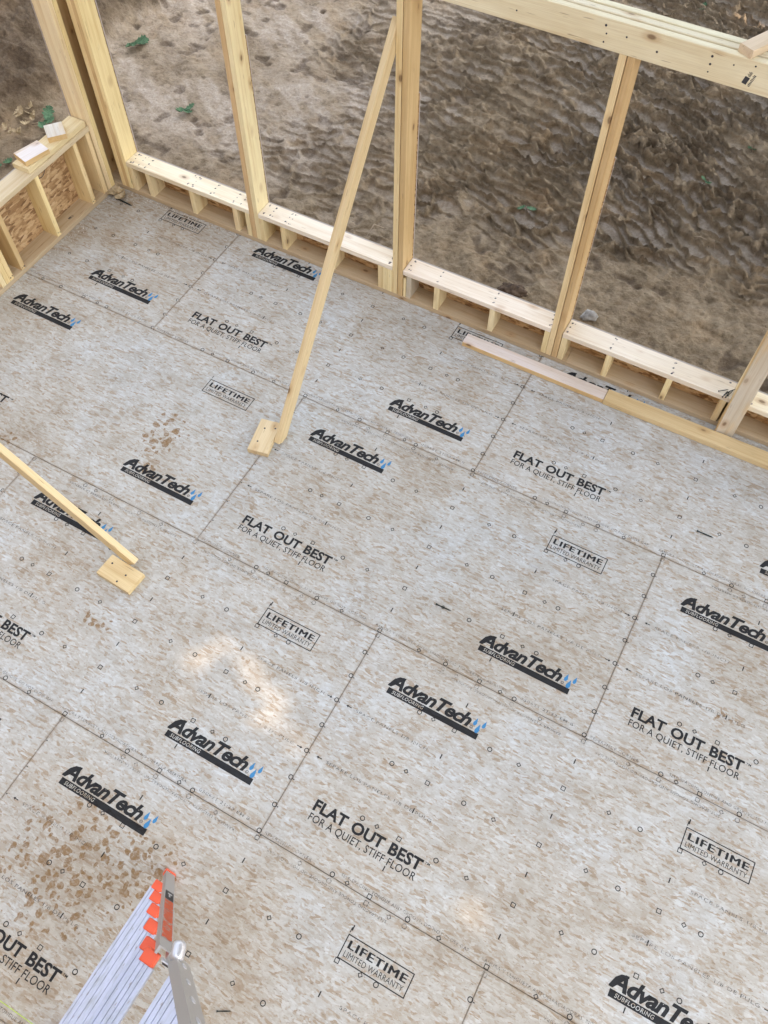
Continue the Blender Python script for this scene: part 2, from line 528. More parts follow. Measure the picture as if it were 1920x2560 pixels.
def logo_mesh():
    k = Ink()
    # main lettering: heavy slanted letters
    v, f = text_geo('AdvanTech', 0.478, 0.073, 0.28, 0.036, 0.93)
    k.add(v, f, 0.0, 0.044)
    # swash in front of the capital
    k.add([(0.000, 0.044), (0.014, 0.046), (0.034, 0.075), (0.050, 0.098), (0.076, 0.108), (0.074, 0.118), (0.040, 0.110), (0.018, 0.088)],
          [(0, 1, 2, 7), (7, 2, 3, 6), (6, 3, 4, 5)], 0, 0, 0.0002)
    # black underline bar with reversed small lettering
    k.rect(0.012, 0.0, 0.540, 0.034)
    v, f = text_geo('SUBFLOORING', 0.185, 0.020, 0.15, 0.008, 1.12)
    k.add(v, f, 0.040, 0.0085, 0.0005, 1)
    # registered mark
    k.ring(0.490, 0.050, 0.0085, 0.0060, 12)
    v, f = text_geo('R', 0.006, 0.007); k.add(v, f, 0.487, 0.0465)
    # three drops
    def drop(x, y, s):
        n = 12; vs = []
        for i in range(n):
            a = i * math.tau / n
            r = s * (1.0 if math.sin(a) < 0 else 1.0)
            px = r*0.62*math.cos(a); py = r*math.sin(a)
            if math.sin(a) > 0: px *= (1 - 0.85*math.sin(a)); py *= 1.9
            vs.append((px + py*0.10, py))
        k.add(vs, [tuple(range(n))], x, y, 0.0, 2)
    drop(0.500, 0.080, 0.016); drop(0.524, 0.050, 0.019); drop(0.547, 0.086, 0.015)
    return k.mesh('printed_logo', [M_INK, M_FLOOR, M_BLUE])

def slogan_mesh():
    k = Ink()
    v, f = text_geo('FLAT OUT BEST', 0.598, 0.057, 0.0, 0.034, 1.02, 1.25); k.add(v, f, 0, 0.052)
    v, f = text_geo('FOR A QUIET, STIFF FLOOR', 0.590, 0.039, 0.0, 0.004, 1.03); k.add(v, f, 0.004, 0.0)
    v, f = text_geo('TM', 0.026, 0.012, 0.0, 0.005); k.add(v, f, 0.604, 0.096)
    return k.mesh('printed_slogan', [M_INK])

def stamp_mesh():
    k = Ink()
    w, h, e = 0.345, 0.112, 0.0050
    k.rect(0, 0, w, e); k.rect(0, h-e, w, h); k.rect(0, e, e, h-e); k.rect(w-e, e, w, h-e)
    v, f = text_geo('LIFETIME', 0.297, 0.037, 0.0, 0.0, 1.16)
    for i_, dx_ in enumerate((0.0, 0.0014, 0.0028, 0.0042, 0.0056)): k.add(v, f, 0.021 + dx_, 0.056 + 0.0012*(i_ % 2), 0.00008*i_)
    v, f = text_geo('LIMITED WARRANTY', 0.304, 0.028, 0.0, -0.002, 1.06); k.add(v, f, 0.020, 0.018)
    k.rect(0.0, h+0.006, 0.004, h+0.030)
    return k.mesh('printed_stamp', [M_INK])

def marks_mesh():
    k = Ink(); inch = 0.0254
    def sq(x, y, m=0): k.ring(x, y, 0.0165, 0.0112, 4, m, math.pi/4 + random.uniform(-.05, .05))
    def di(x, y, m=0): k.ring(x, y, 0.0132, 0.0080, 4, m, random.uniform(-.1, .1))
    def ci(x, y, m=0): k.ring(x, y, 0.0132, 0.0088, 14, m)
    for iy, y in enumerate((0.012, 12*inch, 24*inch, 36*inch, 1.1855)):
        m = 0 if iy < 4 else 1
        if iy == 0: m = 0
        for x in (16, 32, 64, 80): ci(x*inch, y, m)
        for x in (19.2, 38.4, 57.6, 76.8): di(x*inch, y, m)
        for x in (24, 48, 72): sq(x*inch, y, m)
    ci(48*inch, 1.1855, 1)
    for x in (24, 48, 72):
        for y in (6, 18, 30, 42):
            k.rect(x*inch-0.0030, y*inch-0.013, x*inch+0.0030, y*inch+0.013)
    # butt-joint circles
    for y in (0, 6, 12, 18, 24, 30, 36, 42):
        ci(-0.009 + L8, y*inch + (0.012 if y == 0 else 0))
        k.rect(0.006, y*inch - 0.006, 0.014, y*inch - 0.001)
    sq(0.005, 1.186, 1)
    # gap arrows and spacing lines of small type
    def arrow(x, y, d):
        k.rect(min(x, x-d*0.030), y-0.0022, max(x, x-d*0.030), y+0.0022)
        k.add([(0, 0), (-d*0.011, 0.008), (-d*0.011, -0.008)], [(0, 1, 2)], x, y)
    def small(body, x, y, w, h=0.0165, m=1, flip=False):
        v, f = text_geo(body, w, h, 0.0, 0.006, 1.15); k.add(v, f, x, y, 0.0, m, flip)
    for yy, body, wd in ((0.762, 'SPACE PANELS 1/8 INCH', 0.42), (0.457, 'SEPARE LOS PANELES 1/8 DE PULG', 0.60)):
        arrow(0.052, yy, -1)
        k.rect(0.052, yy-0.0016, 0.080, yy+0.0016)
        small(body, 0.110, yy-0.010, wd)
        arrow(L8-0.036, yy, 1)
        small(body, L8-0.085-wd, yy-0.008, wd)
    small('REFERENCE CORNER', 0.022, 0.010, 0.265, 0.017)
    small('SELF-SPACING TONGUE AND GROOVE, DO NOT CLOSE GAP.', 0.445, 0.026, 0.68, 0.0155)
    small('RANURA Y LENGUETA AUTOESPACIADORAS, NO CIERRE LA ABERTURA.', 1.185, 0.026, 0.80, 0.0155)
    small('050621 21:23 EM B', 2.06, 0.026, 0.30, 0.0155)
    small('RANURA Y LENGUETA AUTOESPACIADORAS, NO CIERRE LA ABERTURA.', 1.10, 1.168, 0.80, 0.0145, 1, True)
    small('SELF-SPACING TONGUE AND GROOVE, DO NOT CLOSE GAP.', 1.95, 1.168, 0.66, 0.0145, 1, True)
    return k.mesh('nailing_marks', [M_INK2, M_INKF])

ME_LOGO, ME_SLOGAN, ME_STAMP, ME_MARKS = logo_mesh(), slogan_mesh(), stamp_mesh(), marks_mesh()
GAP = 0.0013
for r in range(5):
    y1 = (1 - r) * W8; y0 = y1 - W8
    shift = 0.0 if r % 2 == 0 else L8/2
    for k in range(-1, 3):
        x0 = shift + k * L8 - (0 if r % 2 == 0 else L8)
        x1 = x0 + L8
        cx0, cx1 = max(x0, -1.262), min(x1, 6.6)
        if cx1 - cx0 < 0.05: continue
        bm = bmesh.new()
        bm_box(bm, cx0+GAP-x0, cx1-GAP-x0, GAP, (W8-GAP) if r > 0 else W8-0.0005, -0.023, 0.0)
        top = [e for e in bm.edges if all(abs(v.co.z) < 1e-6 for v in e.verts)]
        bmesh.ops.bevel(bm, geom=top, offset=0.001, segments=1, affect='EDGES')
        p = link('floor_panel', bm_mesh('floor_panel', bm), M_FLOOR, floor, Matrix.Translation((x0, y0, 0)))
        def put(name, me, x, y, xa, xb):
            if x0 + xa < -1.10 or x0 + xb > 6.6: return
            link(name, me, None, p, Matrix.Translation((x, y, 0.0006)))
        put('printed_logo', ME_LOGO, 0.188, 0.924, 0.19, 0.7)
        put('printed_logo', ME_LOGO, 1.730, 0.170, 1.74, 2.3)
        put('printed_slogan', ME_SLOGAN, 0.166, 0.171, 0.17, 0.8)
        put('printed_stamp', ME_STAMP, 1.822, 0.925, 1.83, 2.15)
        if x0 > -1.3 and x1 < 6.3:
            put('nailing_marks', ME_MARKS, 0, 0, 0.0, 2.4)
        else:
            # keep only the marks that lie on the visible piece of this panel
            bmx = bmesh.new(); bmx.from_mesh(ME_MARKS)
            dele = [f for f in bmx.faces if any(v.co.x + x0 < cx0 + 0.15 or v.co.x + x0 > cx1 - 0.001 for v in f.verts)]
            bmesh.ops.delete(bmx, geom=dele, context='FACES')
            me = bm_mesh('nailing_marks', bmx)
            link('nailing_marks', me, None, p, Matrix.Translation((0, 0, 0.0006)))
            if not me.materials:
                me.materials.append(M_INK); me.materials.append(M_INKF)

fb = bmesh.new()
bm_box(fb, -1.24, 6.5, 1.0, 1.18, -0.95, -0.291)
bm_box(fb, -1.24, -1.06, -4.9, 0.999, -0.95, -0.291)
tag(link('foundation', bm_mesh('foundation', fb), plain('concrete', (0.36, 0.35, 0.33), 0.9)), 'grey concrete foundation under the subfloor', None, None, 'structure')

# ------------------------------------------------------------------ muddy ground, one sheet to the horizon
def _h(ix, iy, s):
    n = (ix.astype(np.int64)*374761393 + iy.astype(np.int64)*668265263 + s*2147483647) & 0xffffffff
    n = ((n ^ (n >> 13)) * 1274126177) & 0xffffffff
    n = n ^ (n >> 16)
    return (n & 0xffff) / 65535.0
def vnoise(x, y, s=0):
    ix = np.floor(x); iy = np.floor(y); fx = x-ix; fy = y-iy
    u = fx*fx*fx*(fx*(fx*6-15)+10); v = fy*fy*fy*(fy*(fy*6-15)+10)
    a = _h(ix, iy, s); b = _h(ix+1, iy, s); c = _h(ix, iy+1, s); d_ = _h(ix+1, iy+1, s)
    return (a*(1-u)+b*u)*(1-v) + (c*(1-u)+d_*u)*v
def fbm(x, y, s=0, o=4, g=0.5):
    r = np.zeros_like(x); a = 1.0; t = 0
    for i in range(o):
        r += a*vnoise(x*2**i + 17.3*i, y*2**i - 9.1*i, s+i); t += a; a *= g
    return r/t
def worley(u, v, s=0):
    iu = np.floor(u); iv = np.floor(v)
    f1 = np.full(u.shape, 9.0); f2 = np.full(u.shape, 9.0)
    for a in (-1, 0, 1):
        for b in (-1, 0, 1):
            px = iu+a+0.5+0.85*(_h(iu+a, iv+b, s)-0.5); py = iv+b+0.5+0.85*(_h(iu+a, iv+b, s+5)-0.5)
            dd = np.hypot(px-u, py-v)
            f2 = np.where(dd < f1, f1, np.minimum(f2, dd)); f1 = np.minimum(f1, dd)
    return f1, f2
def sstep(x, a, b):
    t = np.clip((x-a)/(b-a), 0, 1); return t*t*(3-2*t)

def axis(lo, hi, st, far, g=1.22):
    mid = list(np.arange(lo, hi, st)); out = []
    p, s_ = hi, st
    while p < far: out.append(p); s_ *= g; p += s_
    pre = []; p, s_ = lo - st, st
    while p > -far: pre.append(p); s_ *= g; p -= s_
    return np.array(pre[::-1] + mid + out)
gx = axis(-4.4, 4.2, 0.0125, 90); gy = axis(1.15, 7.5, 0.0125, 90)
X, Y = np.meshgrid(gx, gy)
Z = np.full(X.shape, -0.62)
edge = fbm(X*1.1, Y*1.1, 3, 4)
bank = np.clip(-2.95 + (edge-0.5)*1.3 - X - 0.25*np.clip(2.2-Y, 0, 2), 0, 3.0)
bank2 = np.clip(Y - 6.2 + 0.5*X + (edge-0.5)*1.4, 0, 3.0) * sstep(-X, -0.6, 0.6)
near = sstep(np.hypot(X, Y-3), 14, 7)
Z += (0.55*bank + 0.35*bank2) * near
clod = fbm(X*5, Y*5, 21, 5, 0.6)
Z += (clod-0.5) * 0.26 * np.clip(sstep(bank, 0.0, 0.35) + 0.8*sstep(bank2, 0.0, 0.4), 0, 1) * near
# track-cleat ruts
wx = (fbm(X*2.1, Y*2.1, 31, 4, 0.6)-0.5); wy = (fbm(X*2.1+50, Y*2.1, 33, 4, 0.6)-0.5)
ang = np.radians(-6 - 9*np.clip(X, -1, 3.5))
cu, su = np.cos(ang), np.sin(ang)
U = (X*cu + Y*su)/0.18 + wx*1.7; V = (-X*su + Y*cu)/0.122 + wy*2.2
f1, f2 = worley(U, V, 7)
basin = sstep(f2-f1 + 0.10*(fbm(X*9, Y*9, 35, 3)-0.5), 0.0, 0.34)
rut = sstep(Y + 0.35*(edge-0.5)*4 - 0.18*np.clip(X, 0, 4), 2.05, 2.75) * sstep(X + (edge-0.5)*2.2, -1.7, 0.0)
rut = np.clip(rut + 0.5*sstep(Y, 2.6, 3.2)*sstep(X, 1.8, 2.6), 0, 1) * sstep(-bank-bank2*0.4, -0.5, 0)
rut *= 0.45 + 0.9*fbm(X*0.9+7, Y*0.9, 41, 3)
rut *= 0.55 + 0.45*sstep(X - 0.25*(Y-3), 0.0, 1.2)
deep = 0.35 + 1.25*fbm(X*1.3, Y*2.2, 43, 3)
Z -= rut * (0.086*deep*(basin-0.35))
ridge = (1-basin)*rut
crumb = fbm(X*14, Y*19, 51, 4, 0.65)
Z += (crumb-0.5)*(0.026 + 0.10*ridge) + (fbm(X*30, Y*34, 53, 3, 0.7)-0.5)*0.016*(0.5+rut)
Z += (fbm(X*2.3, Y*2.3, 61, 4)-0.5)*0.05 + (fbm(X*9, Y*9, 63, 4, 0.65)-0.5)*0.045*(1-rut)*(1-0.75*sstep(-X, -0.6, 0.5))
pocks = np.clip(fbm(X*7, Y*7, 71, 2)-0.70, 0, 1)
Z -= pocks*0.16*(1-rut)
# shallow wheel lines in the smooth part, left of the ruts
wl = np.sin((X*0.55 + Y*0.85 + 0.25*wx)*16) * sstep(-X, 0.2, 1.2) * sstep(Y, 2.8, 3.8) * (1-sstep(bank, 0, .2))
Z += wl*0.008
# hollow along the house
Z -= 0.10*sstep(-Y, -1.75, -1.25)
lean = 0.042*rut*(1-basin)*deep
XD = X + lean*su; YD = Y - lean*cu
Z = np.where((Y < 1.1) | (np.hypot(X, Y) > 30), np.minimum(Z, -0.62), Z)
# where the pale silt has dried, and where the soil is damp and dark
streak = fbm((X*0.55+Y*0.85)*6, (X*0.85-Y*0.55)*1.6, 83, 4, 0.6)
silt_l = (0.35 + 0.65*sstep(streak, 0.36, 0.62))*(0.6+0.6*sstep(fbm(X*1.1, Y*1.1, 85, 3), 0.35, 0.6))*sstep(-X, -0.6, 0.9)*(1-sstep(bank, 0.0, 0.25))*sstep(Y, 1.9, 2.8)*(1-sstep(bank2, 0.0, 0.5))
silt_r = rut*sstep(f2-f1, 0.20, 0.42)*sstep(fbm(X*1.2+3, Y*2.0, 91, 3), 0.30, 0.50)
silt = np.clip(silt_l*0.9 + silt_r, 0, 1)*(0.65+0.5*crumb)
dark = np.clip(0.95*sstep(bank, 0.02, 0.35) + 0.8*sstep(bank2, 0.05, 0.4) + 0.70*sstep(-Y, -2.3, -1.4)*sstep(edge, 0.35, 0.6)
               + 0.85*sstep(pocks, 0.0, 0.06)*(1-rut) + 0.35*ridge*sstep(crumb, 0.40, 0.62), 0, 1)
wet = np.clip(rut*sstep(f2-f1, 0.30, 0.55)*sstep(vnoise(X*1.1, Y*1.1, 95), 0.35, 0.6), 0, 1)
ny, nx = X.shape
me = bpy.data.meshes.new('ground')
co = np.stack([XD, YD, Z], -1).reshape(-1, 3).astype(np.float32)
idx = np.arange(ny*nx).reshape(ny, nx)
q = np.stack([idx[:-1, :-1], idx[:-1, 1:], idx[1:, 1:], idx[1:, :-1]], -1).reshape(-1, 4)
me.vertices.add(len(co)); me.vertices.foreach_set('co', co.ravel())
me.loops.add(q.size); me.loops.foreach_set('vertex_index', q.ravel().astype(np.int32))
me.polygons.add(len(q)); me.polygons.foreach_set('loop_start', np.arange(0, q.size, 4, dtype=np.int32))
me.polygons.foreach_set('use_smooth', np.ones(len(q), bool))
me.update()
for nm, arr in (('silt', silt), ('dark', dark), ('wet', wet)):
    at = me.attributes.new(nm, 'FLOAT', 'POINT'); at.data.foreach_set('value', arr.ravel().astype(np.float32))
def ground_z(x, y):
    j = int(np.clip(np.searchsorted(gx, x), 1, nx-1)); i = int(np.clip(np.searchsorted(gy, y), 1, ny-1))
    return float(Z[i-1:i+1, j-1:j+1].mean())
t = NT('wet_clay_mud')
v = t.n('ShaderNodeNewGeometry').outputs['Position']
def attr(n):
    a = t.n('ShaderNodeAttribute'); a.attribute_name = n; return a.outputs['Fac']
n1 = t.noise(v, 9.0, 7.0, 0.72); n2 = t.noise(v, 42.0, 5.0, 0.68); n3 = t.noise(v, 2.2, 4.0, 0.6)
soil = t.ramp(n1, [(0.28, (0.110, 0.077, 0.044)), (0.42, (0.240, 0.182, 0.112)), (0.58, (0.355, 0.278, 0.182)), (0.78, (0.47, 0.385, 0.27))])
soil = t.mix(1.0, soil, t.ramp(n3, [(0.3, (0.80, 0.76, 0.72)), (0.5, (1, 1, 1)), (0.7, (1.12, 1.04, 0.95))]), 'MULTIPLY')
siltc = t.ramp(n2, [(0.30, (0.33, 0.272, 0.212)), (0.55, (0.455, 0.392, 0.322)), (0.75, (0.54, 0.48, 0.41))])
sm = t.math('MULTIPLY', attr('silt'), t.ramp(n1, [(0.30, (0.35,)*3), (0.55, (1,)*3)]), clamp=True)
col = t.mix(sm, soil, siltc)
dk = t.math('MULTIPLY', attr('dark'), t.ramp(n2, [(0.3, (0.95,)*3), (0.7, (0.5,)*3)]), clamp=True)
col = t.mix(t.math('MULTIPLY', dk, 0.92), col, t.mix(n1, (0.05, 0.033, 0.022), (0.15, 0.105, 0.07)))
spk = t.step(t.noise(t.vmul(v, (38, 55, 40)), 1.0, 2.0), 0.66, 0.74)
col = t.mix(t.math('MULTIPLY', spk, 0.55), col, (0.07, 0.048, 0.033))
wt = t.math('MULTIPLY', attr('wet'), t.step(n1, 0.40, 0.55))
rough = t.math('SUBTRACT', 0.82, t.math('MULTIPLY', wt, 0.30))
hgt = t.math('ADD', t.math('MULTIPLY', n1, 0.8), t.math('MULTIPLY', n2, 0.6))
nrm = t.n('ShaderNodeBump'); t.l(t.math('SUBTRACT', 1.0, t.math('MULTIPLY', attr('silt'), 0.45)), nrm.inputs['Strength']); nrm.inputs['Distance'].default_value = 0.045
t.l(hgt, nrm.inputs['Height'])
tag(link('ground', me, t.done(col, rough, 0.35, nrm.outputs[0])), 'churned brown clay yard with track ruts and pale dried silt', None, None, 'structure')

# ------------------------------------------------------------------ wall added out of view behind the viewer to block sky light
hw = empty('sky_blocking_wall', (2.0, -5.1, 0))
tag(hw, 'tall unseen wall added behind the viewer to block sky light', 'wall')
bm = bmesh.new(); bm_box(bm, -9.0, 6.0, -0.06, 0.06, -0.9, 5.6)
link('sheathing', bm_mesh('sheathing', bm), M_SHEATH, hw)  # body of the added sky-blocking wall
# ------------------------------------------------------------------ back wall
T = 0.038
YI, YO = 1.066, 1.206
bw = empty('framed_wall', (1.3, 1.136, 0))
tag(bw, 'long back stud wall with open window bays above a low cream sill, facing the muddy yard', 'stud wall')
bpy.context.view_layer.update()
inv = Matrix.Translation((-1.3, -1.136, 0))
def bwl(name, x0, x1, y0, y1, z0, z1, color=PALE):
    o = lumber(name, x0, x1, y0, y1, z0, z1, None, color)
    m = LASTM[0]; o.parent = bw; o.matrix_local = inv @ m
    return o
HB, HT = 2.093, 2.233
bwl('bottom_plate', -1.262, 2.60, YI, YO, 0.0, T, AGED)
bwl('bottom_plate', 2.602, 6.5, YI, YO, 0.0, T, AGED)
# window sills between the full studs
sills = []
for a, b in ((-0.964, 0.127), (0.205, 1.289), (1.372, 2.454), (2.537, 3.640), (3.72, 4.80), (4.88, 5.95)):
    sills.append(bwl('sill', a+0.0008, b-0.0008, YI, YO, 0.236, 0.274, (0.90, 0.83, 0.68)))
# full-height studs
for x, c in ((-1.066, GOLD), (-1.029, TAN), (-0.965-T+0.001, GOLD), (0.127, TAN), (0.166, CREAM), (1.290, GOLD), (1.3315, TAN),
             (2.455, GOLD), (2.496, TAN), (3.641, GOLD), (3.68, PALE), (4.80, PALE), (4.84, PALE), (5.95, PALE)):
    bwl('stud', x, x+T-0.0006, YI, YO, T, HB, c)
bwl('stud', -1.262, -1.262+T, YI, YO, T, HB, TAN)
# short cripples under the sills
for x in (-0.955, -0.80, -0.405, -0.024, 0.086, 0.2035, 0.385, 0.79, 1.176, 1.214, 1.252, 1.610, 2.022, 2.416, 2.537, 2.842, 3.243, 3.590, 4.0, 4.4, 5.2, 5.6):
    bwl('cripple_stud', x, x+T-0.0006, YI, YO, T, 0.236, CREAM)
bwl('cripple_stud', 1.3735, 1.392, YI+0.004, YO-0.05, T, 0.200, GOLD)
bwl('cripple_stud', 1.396, 1.430, YI+0.006, YO, T, 0.236, GREYW)
# built-up header: three plies on edge with thin packers between
hp = []
for a, b in ((YI, YI+0.038), (YI+0.051, YI+0.089), (YI+0.102, YI+0.140)):
    hp.append(bwl('header_ply', -1.262, 6.5, a, b, HB, HT, (0.86, 0.80, 0.60)))
for a, b in ((YI+0.0385, YI+0.0505), (YI+0.0895, YI+0.1015)):
    bm = bmesh.new(); bm_box(bm, -1.26, 6.49, a, b, HB+0.002, HT-0.022)
    o = link('header_packer', bm_mesh('header_packer', bm), M_SHEATH, bw, inv)
# outside sheathing: low skirt plus narrow strips left on the studs
def sheet(name, x0, x1, y0, y1, z0, z1, par, pinv, mat=M_SHEATH):
    ux = (x1-x0) >= (y1-y0)
    Lx = max(x1-x0, y1-y0); th = min(x1-x0, y1-y0); h = z1-z0
    bm = bmesh.new(); bm_box(bm, -Lx/2, Lx/2, -h/2, h/2, -th/2, th/2)
    m = frame((1, 0, 0) if ux else (0, 1, 0), (0, 0, 1), ((x0+x1)/2, (y0+y1)/2, (z0+z1)/2))
    me = bm_mesh(name, bm)
    o = link(name, me, [mat, M_EDGE], par, pinv @ m)
    for p in me.polygons:
        if abs(p.normal.z) < 0.5: p.material_index = 1
    return o
sheet('sheathing', -1.275, 6.5, 1.2066, 1.2176, -0.30, 0.271, bw, inv)
for a, b in ((-1.275, -0.962), (0.1275, 0.2065), (1.291, 1.3735), (2.4555, 2.5385), (3.642, 3.722)):
    o = sheet('sheathing', a, b, 1.2066, 1.2176, 0.2714, 1.478, bw, inv)

def nails(name, pts, n, par, mat=M_NAIL, **kw):
    return discs(name, pts, n, par, mat, **kw)
zt = 0.2742
rs = random.Random(3)
def ngroup(x, n=3, dx=0.004):
    return [(x + rs.uniform(-dx, dx), YI + 0.026 + i*(0.092/(max(n-1, 1))) + rs.uniform(-.008, .008), zt) for i in range(n)]
sg = [[-0.93, -0.925, -0.86, -0.80, -0.42, -0.38, -0.21, -0.02, 0.04], [0.235, 0.29, 0.42, 0.45, 0.80, 1.255, 1.26], [1.40, 1.62, 2.03, 2.43], [2.56, 2.85, 3.255, 3.60], [3.75]]
for s, xs in zip(sills, sg):
    nails('nail_heads', [p for x in xs for p in ngroup(x, rs.choice((2, 3, 3)))], (0, 0, 1), s, r=0.0040, stretch=1.4, jitter=0.45)
    nails('rust_stain', [p for x in xs for p in ngroup(x + 0.008, 2, 0.012)], (0, 0, 1), s, M_STAIN, r=0.0045, stretch=1.5, h=0.0006, jitter=0.5)
nails('nail_heads', [(2.365, YI-0.0003, 2.20), (2.375, YI-.0003, 2.165), (2.37, YI-.0003, 2.125), (2.86, YI-.0003, 2.200), (2.862, YI-.0003, 2.165), (2.863, YI-.0003, 2.130),
                     (2.47, YI-.0003, 2.175), (1.95, YI-.0003, 2.21), (1.93, YI-.0003, 2.15), (2.96, YI-.0003, 2.19), (3.05, YI-.0003, 2.21), (2.62, YI-.0003, 2.15)], (0, -1, 0), hp[0], r=0.0045)
def stamp_on(par, o, xa, ya, w=0.05, h=0.032):
    """small inked grade stamp: a filled lozenge and a few lines of marks"""
    k = Ink()
    k.rect(0, h*0.45, w*0.55, h)
    for i in range(7): k.rect(w*0.62 + i*w*0.055, h*0.5, w*0.62 + i*w*0.055 + w*0.03, h*(0.75 + 0.2*((i*7) % 3)/2))
    for i in range(9): k.rect(i*w*0.105, 0.0, i*w*0.105 + w*0.06, h*(0.22 + 0.1*((i*5) % 3)/2))
    me = k.mesh('grade_stamp', [M_INKSTAMP])
    ob = link('grade_stamp', me, None, par)
    bpy.context.view_layer.update()
    ob.matrix_world = frame(xa, ya, o)
    return ob
stamp_on(hp[0], (3.055, YI-0.0006, 2.118), (0.25, 0, 1), (-1, 0, 0.25), 0.06, 0.04)

stamp_on(bw, (-0.9655, 1.135, 0.60), (0, 0.55, 0.83), (0, -0.83, 0.55), 0.045, 0.030)
# ------------------------------------------------------------------ side wall
XI, XO = -1.120, -1.260
lw = empty('framed_wall', (-1.19, -0.5, 0))
tag(lw, 'short side stud wall with brown sheathing behind its studs and a low sill, left of the corner', 'stud wall')
linv = Matrix.Translation((1.19, 0.5, 0))
def lwl(name, x0, x1, y0, y1, z0, z1, color=PALE):
    o = lumber(name, x0, x1, y0, y1, z0, z1, None, color)
    m = LASTM[0]; o.parent = lw; o.matrix_local = linv @ m
    return o
YE = 1.064
lp = lwl('bottom_plate', XO, XI, -4.6, YE, 0.0, T, (0.60, 0.49, 0.34))
lsill = lwl('sill', XO, XI, -4.6, 0.964, 0.541, 0.579, (0.72, 0.62, 0.42))
for y, c in ((0.966, CREAM), (1.0045, GOLD)):
    lwl('stud', XO, XI, y, y+T-0.0006, T, HB, c)
for y, c in ((0.916, GOLD), (0.778, GOLD), (0.373, GOLD), (-0.022, TAN), (-0.143, GOLD), (-0.182, GOLD), (-0.221, CREAM), (-0.62, GOLD), (-1.03, GOLD), (-1.44, GOLD), (-1.85, GOLD), (-2.26, GOLD), (-2.67, GOLD)):
    lwl('cripple_stud', XO, XI, y, y+T-0.0006, T, 0.541, c)
lwl('top_plate', XO, XI, -4.6, YE, HB, HB+T, GOLD)
lsh = sheet('sheathing', -1.2716, -1.2606, -4.6, 1.2064, -0.30, 0.575, lw, linv)
sheet('sheathing', -1.2716, -1.2606, 0.966, 1.2064, 0.5755, 2.09, lw, linv)
nails('nail_heads', [(XI+0.0003, y + d, 0.052 + rs.uniform(0, .02)) for y in (0.778, 0.373, -0.022, -0.143) for d in (0.012, 0.030)], (1, 0, 0), lp, r=0.005)
stamp_on(lp, (-1.165, 0.56, T+0.0006), (0, 1, 0), (-1, 0, 0), 0.05, 0.02)
# oval approval mark on the sheathing
k = Ink(); k.ring(0, 0, 0.052, 0.045, 28)
for q in k.v: pass
v, f = text_geo('UL', 0.045, 0.045, 0.1, 0.01); k.add(v, f, -0.022, -0.02)
ob = link('printed_stamp', k.mesh('printed_stamp', [M_INKSTAMP]), None, lsh)
bpy.context.view_layer.update()
ob.matrix_world = frame((0, 1, 0), (0, 0, 1), (-1.2600, 0.535, 0.44))

def weather(o):
    o.data = o.data.copy(); o.data.materials.clear(); o.data.materials.append(M_WEATHER); return o
# ------------------------------------------------------------------ loose and bracing lumber
def solo(o, label, cat, group=None): return tag(o, label, cat, group)
o = lumber('sill_board', -1.272, -1.132, 0.362, 0.957, 0.5795, 0.6175, None, (0.80, 0.68, 0.45))
solo(o, 'pale board lying along the low side wall sill under two offcuts', 'board')

def block(name, c, ax, L, wd, th, color, label, cat, bevel=0.003):
    """c = centre of the top face"""
    o = bpy.data.objects.new(name, board_mesh(L, wd, th)); C.objects.link(o)
    ax = Vector((*ax, 0)).normalized()
    o.matrix_local = frame(ax, Vector((0, 0, 1)).cross(ax), (c[0], c[1], c[2]-th/2))
    o.color = (*color, 1)
    if name == 'wood_offcut': weather(o)
    tag(o, label, cat)
    return o
block('wood_offcut', (-1.198, 0.489, 0.6560), (0.25, 0.97), 0.19, 0.138, T, (0.86, 0.84, 0.86), 'white faced square offcut at the near end of the board on the side wall sill', 'wood offcut')
block('wood_offcut', (-1.208, 0.746, 0.6560), (0.78, -0.62), 0.148, 0.128, T, (0.74, 0.72, 0.66), 'grey-white offcut set askew on the sill board, nearer the corner posts', 'wood offcut')

# diagonal brace nailed to the left face of the third stud group
A0 = Vector((1.2695, -0.36, 0.022)); A1 = Vector((1.2695, 1.135, 1.90))
ab = stick('diagonal_brace', A0 + (A1-A0).normalized()*-0.03, A1, (0, -0.78, 0.62), 0.089, T, (0.74, 0.60, 0.36))
# cut the foot of the brace level with the deck
def cut_below(o, z):
    me = o.data.copy(); o.data = me
    bpy.context.view_layer.update()
    bmx = bmesh.new(); bmx.from_mesh(me)
    mw = o.matrix_world.inverted()
    bmesh.ops.bisect_plane(bmx, geom=list(bmx.verts)+list(bmx.edges)+list(bmx.faces), plane_co=mw @ Vector((o.matrix_world.translation.x, o.matrix_world.translation.y, z)),
                           plane_no=(mw.to_3x3() @ Vector((0, 0, 1))), clear_inner=True)
    ed = [e for e in bmx.edges if e.is_boundary]
    if ed: bmesh.ops.contextual_create(bmx, geom=ed)
    bmx.to_mesh(me); bmx.free()
cut_below(ab, 0.001)
solo(ab, 'long diagonal brace sloping from the middle post down to the deck', 'brace')
block('brace_block', (1.180, -0.411, T+0.0008), (0.20, -0.95), 0.245, 0.135, T, (0.74, 0.62, 0.40), 'wooden cleat nailed to the deck at the foot of the long brace', 'cleat')
single_nails([(1.150, -0.36, T+0.001), (1.165, -0.465, T+0.001), (1.21, -0.33, T+0.001)], bpy.data.objects['brace_block'])
